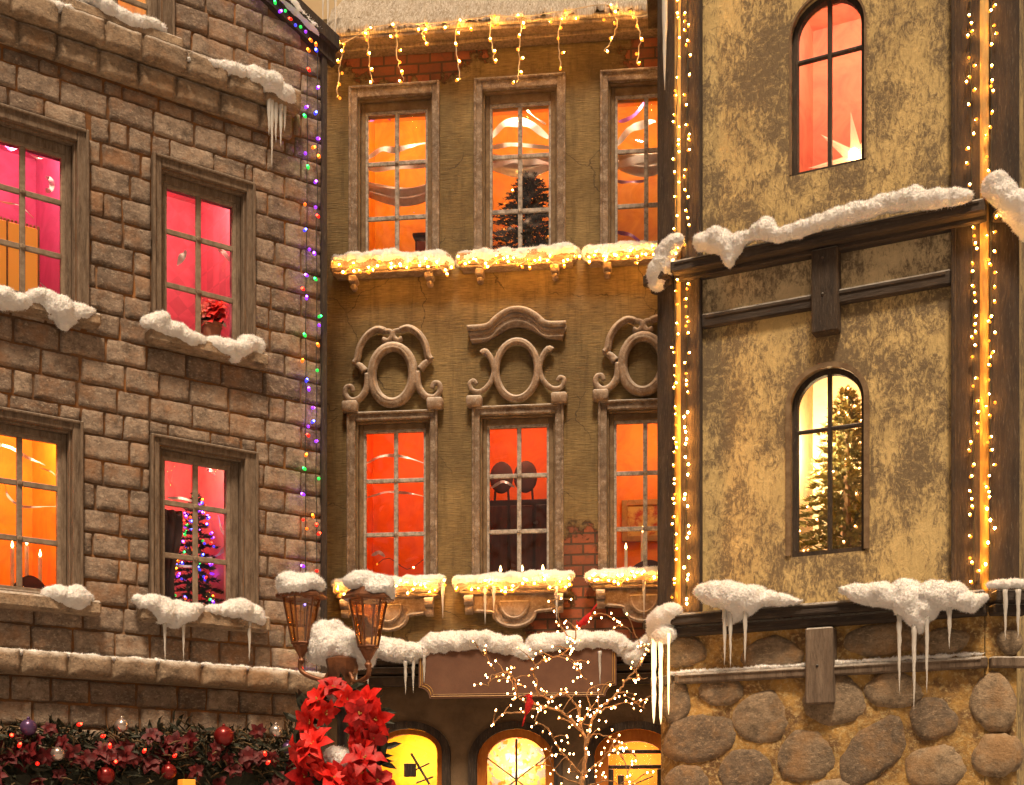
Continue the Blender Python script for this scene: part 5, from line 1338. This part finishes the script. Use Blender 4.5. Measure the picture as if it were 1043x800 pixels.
for (x, y, r_) in ((324, 713, 22), (340, 700, 18), (331, 726, 17), (328, 782, 19), (366, 726, 18), (366, 760, 18), (340, 792, 22), (368, 786, 20), (314, 736, 22), (318, 758, 24), (306, 768, 20), (310, 790, 24), (354, 712, 18), (374, 714, 22), (362, 744, 16), (384, 733, 22), (380, 752, 20), (371, 772, 24), (352, 796, 24), (384, 796, 22), (362, 815, 24), (318, 815, 24)):
    bm = new_bm(); c_ = at_depth(x, y, 7.72 + rr.uniform(-.04, .06)); poinsettia(bm, c_, Vector((rr.uniform(-1, 1), -1, rr.uniform(-.7, .9))), r_ * .98 / 178, rr, 6, .30)
    fl_ = mesh_obj('flower', bm, MT[rr.choice(('red_petal', 'red_petal', 'crimson_petal'))], wr, smooth=True)
    bm = new_bm()
    for q in range(5): blob(bm, c_ + Vector((rr.uniform(-.012, .012), -.018, rr.uniform(-.012, .012))), .006, sub=1)
    mesh_obj('flower_centre', bm, MT['gold'], fl_)

# =================================================================== GARLAND ON THE STONE HOUSE
W = BRICK; rr = random.Random(31)
ga = thing('christmas_garland', 'dark christmas garland of red leaves, sprigs and baubles along the foot of the stone house', 'garland', W.at(-1.2, -.25, W.uz(150, 800, .25)[1] - .3), W.a)
def gp(): 
    x = rr.uniform(-30, 312); lift = 8 * math.sin(x / 23) + 5 * math.sin(x / 9.0)
    y = 742 - lift * .5 + abs(rr.gauss(0, 1)) * 30 + rr.uniform(0, 12); return W.pt(x, y, rr.uniform(.16, .42) - max(0, (760 - y)) * .004)
bm = new_bm()
pts = [W.pt(x, 790, .20) for x in range(-40, 320, 20)]; tube(bm, pts, .11, 8); mesh_obj('core', bm, MT['green_leaf'], ga)
bm = new_bm()
for k_ in range(1500):
    p = gp(); d_ = Vector((rr.uniform(-1, 1), rr.uniform(-1, .2), rr.uniform(-.7, 1))).normalized(); petal(bm, p, d_, d_.cross(Vector((rr.random(), .5, rr.random()))).normalized(), rr.uniform(.07, .14), rr.uniform(.006, .018))
mesh_obj('foliage', bm, MT['green_leaf'], ga)
bm = new_bm()
for k_ in range(700):
    p = gp() + Vector((0, -.02, .01)); d_ = Vector((rr.uniform(-1, 1), rr.uniform(-1, 0), rr.uniform(-.3, 1))).normalized()
    tube(bm, [p, p + d_ * .05, p + d_ * .09 + Vector((0, 0, -.01))], [.004, .006, .002], 4)
tag(mesh_obj('dry_sprigs', bm, MT['tan_sprig'], ga), kind='stuff')
for k_ in range(60):
    bm = new_bm(); x = -20 + k_ * 5.6 + rr.uniform(-8, 8); y = rr.choice((750, 764, 778, 792, 806)) + rr.uniform(-8, 8)
    poinsettia(bm, W.pt(x, y, rr.uniform(.34, .46)), Vector((rr.uniform(-.6, .8), -1, rr.uniform(-.3, .6))), rr.uniform(.05, .10), rr, 6, .34); mesh_obj('flower', bm, MT['dark_red'], ga, smooth=True)
for (x, y, r_, m_) in ((29, 741, 9, 'bauble_violet'), (124, 739, 8, 'bauble_silver'), (59, 768, 8, 'bauble_silver'), (228, 750, 12, 'bauble_red'), (281, 745, 8, 'bauble_silver'), (172, 786, 9, 'bauble_red'), (293, 762, 7, 'bauble_violet'), (108, 790, 10, 'bauble_red')):
    bm = new_bm(); c_ = W.pt(x, y, .44); r_ *= .85; blob(bm, c_, r_ / 150, sub=3); lathe(bm, c_ + Vector((0, 0, r_ / 150 - .004)), [(.012, 0), (.012, .014), (.004, .02)], 8); mesh_obj('bauble', bm, MT[m_], ga, smooth=True)
add_bulbs(ga, [(W.pt(x, y, .48), 'red') for x, y in ((12, 749), (20, 759), (38, 778), (81, 738), (105, 750), (112, 760), (118, 776), (147, 765), (178, 770), (270, 768), (273, 777))], .012)
b = W.pt(190, 815, .46); t = thing('amber_lantern', 'small amber lantern glowing under the garland', 'lantern', b, W.a)
uu = W.inv @ b; bm = new_bm(); box(bm, W, uu.x - .045, uu.x + .045, uu.y - .045, uu.y + .045, uu.z, uu.z + .135, .004); mesh_obj('glass', bm, E['shade'], t)
bm = new_bm(); box(bm, W, uu.x - .055, uu.x + .055, uu.y - .055, uu.y + .055, uu.z - .02, uu.z - .001, .004); mesh_obj('base', bm, MT['black_metal'], t)

# =================================================================== TWIG TREE WITH LIGHTS AND RED BIRDS
rr = random.Random(77); YT = 9.35
def TP(x, y, d=0): return at_depth(x, y, YT + d)
tb = TP(592, 800); tb.z = 0
tt = thing('twig_tree', 'bare twig tree covered in tiny warm white lights in front of the shop', 'tree', tb)
limbs = [([(592, None), (590, 830), (594, 790), (597, 760), (592, 742)], .035, 0), ([(592, 745), (578, 730), (565, 722), (545, 722), (528, 726), (512, 728), (502, 738)], .017, -.15),
 ([(565, 722), (545, 718), (530, 712), (524, 695), (518, 685), (508, 690), (500, 688), (497, 700)], .011, -.2), ([(518, 685), (522, 698), (527, 712)], .007, -.2), ([(505, 684), (497, 672), (487, 661)], .006, -.25),
 ([(597, 760), (601, 740), (606, 728), (618, 716), (630, 704), (640, 690), (650, 680), (656, 668)], .016, .12), ([(606, 728), (620, 720), (636, 716), (648, 717), (657, 722)], .009, .2), ([(640, 690), (652, 692), (660, 690)], .006, .15),
 ([(592, 742), (588, 722), (575, 706), (560, 712), (548, 706), (546, 692), (543, 684), (550, 674), (562, 671), (572, 667), (582, 672), (590, 684), (598, 694)], .012, -.05), ([(572, 667), (580, 660), (586, 652), (586, 640), (592, 634), (602, 628), (612, 625), (624, 630), (636, 638), (648, 648), (652, 662)], .008, .0),
 ([(586, 652), (576, 646), (570, 634), (568, 620), (560, 612)], .006, .05), ([(597, 760), (605, 748), (622, 752), (640, 762), (650, 775)], .009, -.1), ([(594, 790), (575, 770), (565, 755), (558, 742), (545, 735)], .012, -.25), ([(594, 790), (612, 775), (622, 765), (634, 770), (640, 790)], .010, -.2),
 ([(590, 742), (600, 722), (598, 706), (606, 700), (612, 708)], .008, .1), ([(594, 800), (570, 790), (560, 775), (562, 760)], .009, -.2), ([(600, 800), (620, 795), (635, 800), (655, 790)], .008, -.15)]
bm = new_bm(); bl = []
for pts, r0, d in limbs:
    P = [TP(x, y, d * i / max(1, len(pts) - 1)) if y is not None else Vector((tb.x, tb.y, 0)) for i, (x, y) in enumerate(pts)]
    sp = smooth_path(P, 5); n = len(sp)
    sp = [p + Vector((rr.uniform(-.006, .006), rr.uniform(-.01, .01), rr.uniform(-.006, .006))) for p in sp]
    tube(bm, sp, [r0 * .72 * (1 - .65 * i / n) for i in range(n)], 6)
    if pts[0][1] is None: 
        continue
    for i in range(n):
        if rr.random() < .34: bl.append((sp[i] + Vector((rr.uniform(-.04, .04), rr.uniform(-.05, .01), rr.uniform(-.04, .04))), 'white'))
        if rr.random() < .24:
            d_ = Vector((rr.uniform(-1, 1), rr.uniform(-1, .6), rr.uniform(-.3, 1))).normalized(); L = rr.uniform(.06, .18)
            e_ = sp[i] + d_ * L; tube(bm, [sp[i], sp[i].lerp(e_, .5) + Vector((0, 0, .012)), e_], [.0045, .0035, .002], 5); bl.append((e_, 'white'))
            if rr.random() < .3: bl.append((sp[i].lerp(e_, .55) + Vector((0, -.01, .01)), 'white'))
for q in range(34):
    bl.append((TP(rr.gauss(600, 24), rr.uniform(722, 812), rr.uniform(-.25, .1)), 'white'))
rr.shuffle(bl)
mesh_obj('branches', bm, MT['bark'], tt, smooth=True)
add_bulbs(tt, bl, .0058)

def bird(label, c, L, ang, face=1):
    """small red songbird, body axis tilted by ang (radians above level)"""
    d = Vector((math.cos(ang) * face, -.15, math.sin(ang))).normalized(); nrm = Vector((-math.sin(ang) * face, 0, math.cos(ang)))
    t = thing('cardinal_bird', label, 'bird', c - nrm * L * .22, 0, 'red birds in the twig tree')
    bm = new_bm()
    prof = [(-.62, .012), (-.5, .05), (-.30, .13), (-.05, .20), (.15, .19), (.27, .135), (.36, .135), (.44, .125), (.52, .06), (.55, .01)]
    tube(bm, [c + d * (s_ * L) + nrm * (L * (.0 if s_ < .2 else .09)) for s_, r_ in prof], [r_ * L for s_, r_ in prof], 12)
    # tail feathers and crest belong to the same body
    tl = c - d * L * .5
    s = d.cross(nrm).normalized()
    for sgn in (-1, 0, 1):
        e_ = tl - d * L * .62 + s * sgn * L * .07
        tube(bm, [tl, (tl + e_) / 2, e_], [L * .05, L * .055, L * .03], 6)
    cr = c + d * L * .40 + nrm * L * .17
    tube(bm, [cr, cr + nrm * L * .12 - d * L * .04, cr + nrm * L * .22 - d * L * .12], [L * .08, L * .05, L * .008], 8)
    mesh_obj('body', bm, MT['bird'], t, smooth=True)
    for sgn in (-1, 1):
        bm = new_bm(); rot = Matrix((d, s * sgn, nrm)).transposed(); blob(bm, c + s * sgn * L * .17 - d * L * .12, L * .34, L * .05, L * .13, 2, rot); mesh_obj('wing', bm, MT['bird'], t, smooth=True)
        bm = new_bm(); blob(bm, c + d * L * .45 + nrm * L * .12 + s * sgn * L * .105, L * .022, sub=1); mesh_obj('eye', bm, MT['black_metal'], t)
        bm = new_bm(); f0 = c - nrm * L * .17 + s * sgn * L * .06; tube(bm, [f0, f0 - nrm * L * .14], L * .015, 5); mesh_obj('leg', bm, MT['bark'], t)
    bm = new_bm(); bk = c + d * L * .53 + nrm * L * .08; tube(bm, [bk, bk + d * L * .12], [L * .05, L * .004], 8); mesh_obj('beak', bm, MT['gold'], t)
bird('red bird perched with its tail up on the highest twig, below the three candle window', TP(596, 632, -.05), .125, -.95, -1)
bird('red bird perched upright with its tail down in front of the signboard', TP(539, 718, -.22), .135, 1.25, 1)

# tree with red lights behind the far right corner
conifer('dark fir with red lights half hidden behind the right edge of the timbered house', Vector((4.75, 11.6, 0)), 7.2, 1.0, MT['fir_dark'], (90, ['red']), 99, 2600, name='fir_tree', bulb_r=.022)

# =================================================================== LIGHT
w = bpy.data.worlds.new('World'); SC.world = w; w.use_nodes = True
nt = w.node_tree; nt.nodes.clear()
sky = nt.nodes.new('ShaderNodeTexSky'); sky.sky_type = 'NISHITA'; sky.sun_disc = False
SUN_EL, SUN_AZ = 61, 180     # compass-like angle: sun behind and left of the camera
sky.sun_elevation = R(SUN_EL); sky.sun_rotation = R(SUN_AZ); sky.dust_density = 6; sky.air_density = 1.2
tint = nt.nodes.new('ShaderNodeMix'); tint.data_type = 'RGBA'; tint.blend_type = 'MULTIPLY'; tint.inputs[0].default_value = 1
tint.inputs[7].default_value = (1, .72, .48, 1)
bg = nt.nodes.new('ShaderNodeBackground'); bg.inputs[1].default_value = .048
out = nt.nodes.new('ShaderNodeOutputWorld')
nt.links.new(sky.outputs[0], tint.inputs[6]); nt.links.new(tint.outputs[2], bg.inputs[0]); nt.links.new(bg.outputs[0], out.inputs[0])
sd = bpy.data.lights.new('sun', 'SUN'); sd.energy = 4.8; sd.angle = R(11); sd.color = (1, .77, .53)
so = bpy.data.objects.new('sun', sd); COL.objects.link(so)
# sun direction for Nishita: rotation measured from +Y clockwise seen from above
az = R(SUN_AZ); dv = Vector((math.sin(az) * math.cos(R(SUN_EL)), math.cos(az) * math.cos(R(SUN_EL)), math.sin(R(SUN_EL))))
so.rotation_euler = dv.to_track_quat('Z', 'Y').to_euler()

SC.view_settings.view_transform = 'Standard'; SC.view_settings.look = 'None'
SC.view_settings.exposure = .16; SC.view_settings.gamma = 1
SC.cycles.use_light_tree = True
SC.cycles.use_denoising = True
SC.cycles.max_bounces = 6; SC.cycles.transparent_max_bounces = 12
SC.cycles.sample_clamp_indirect = 4
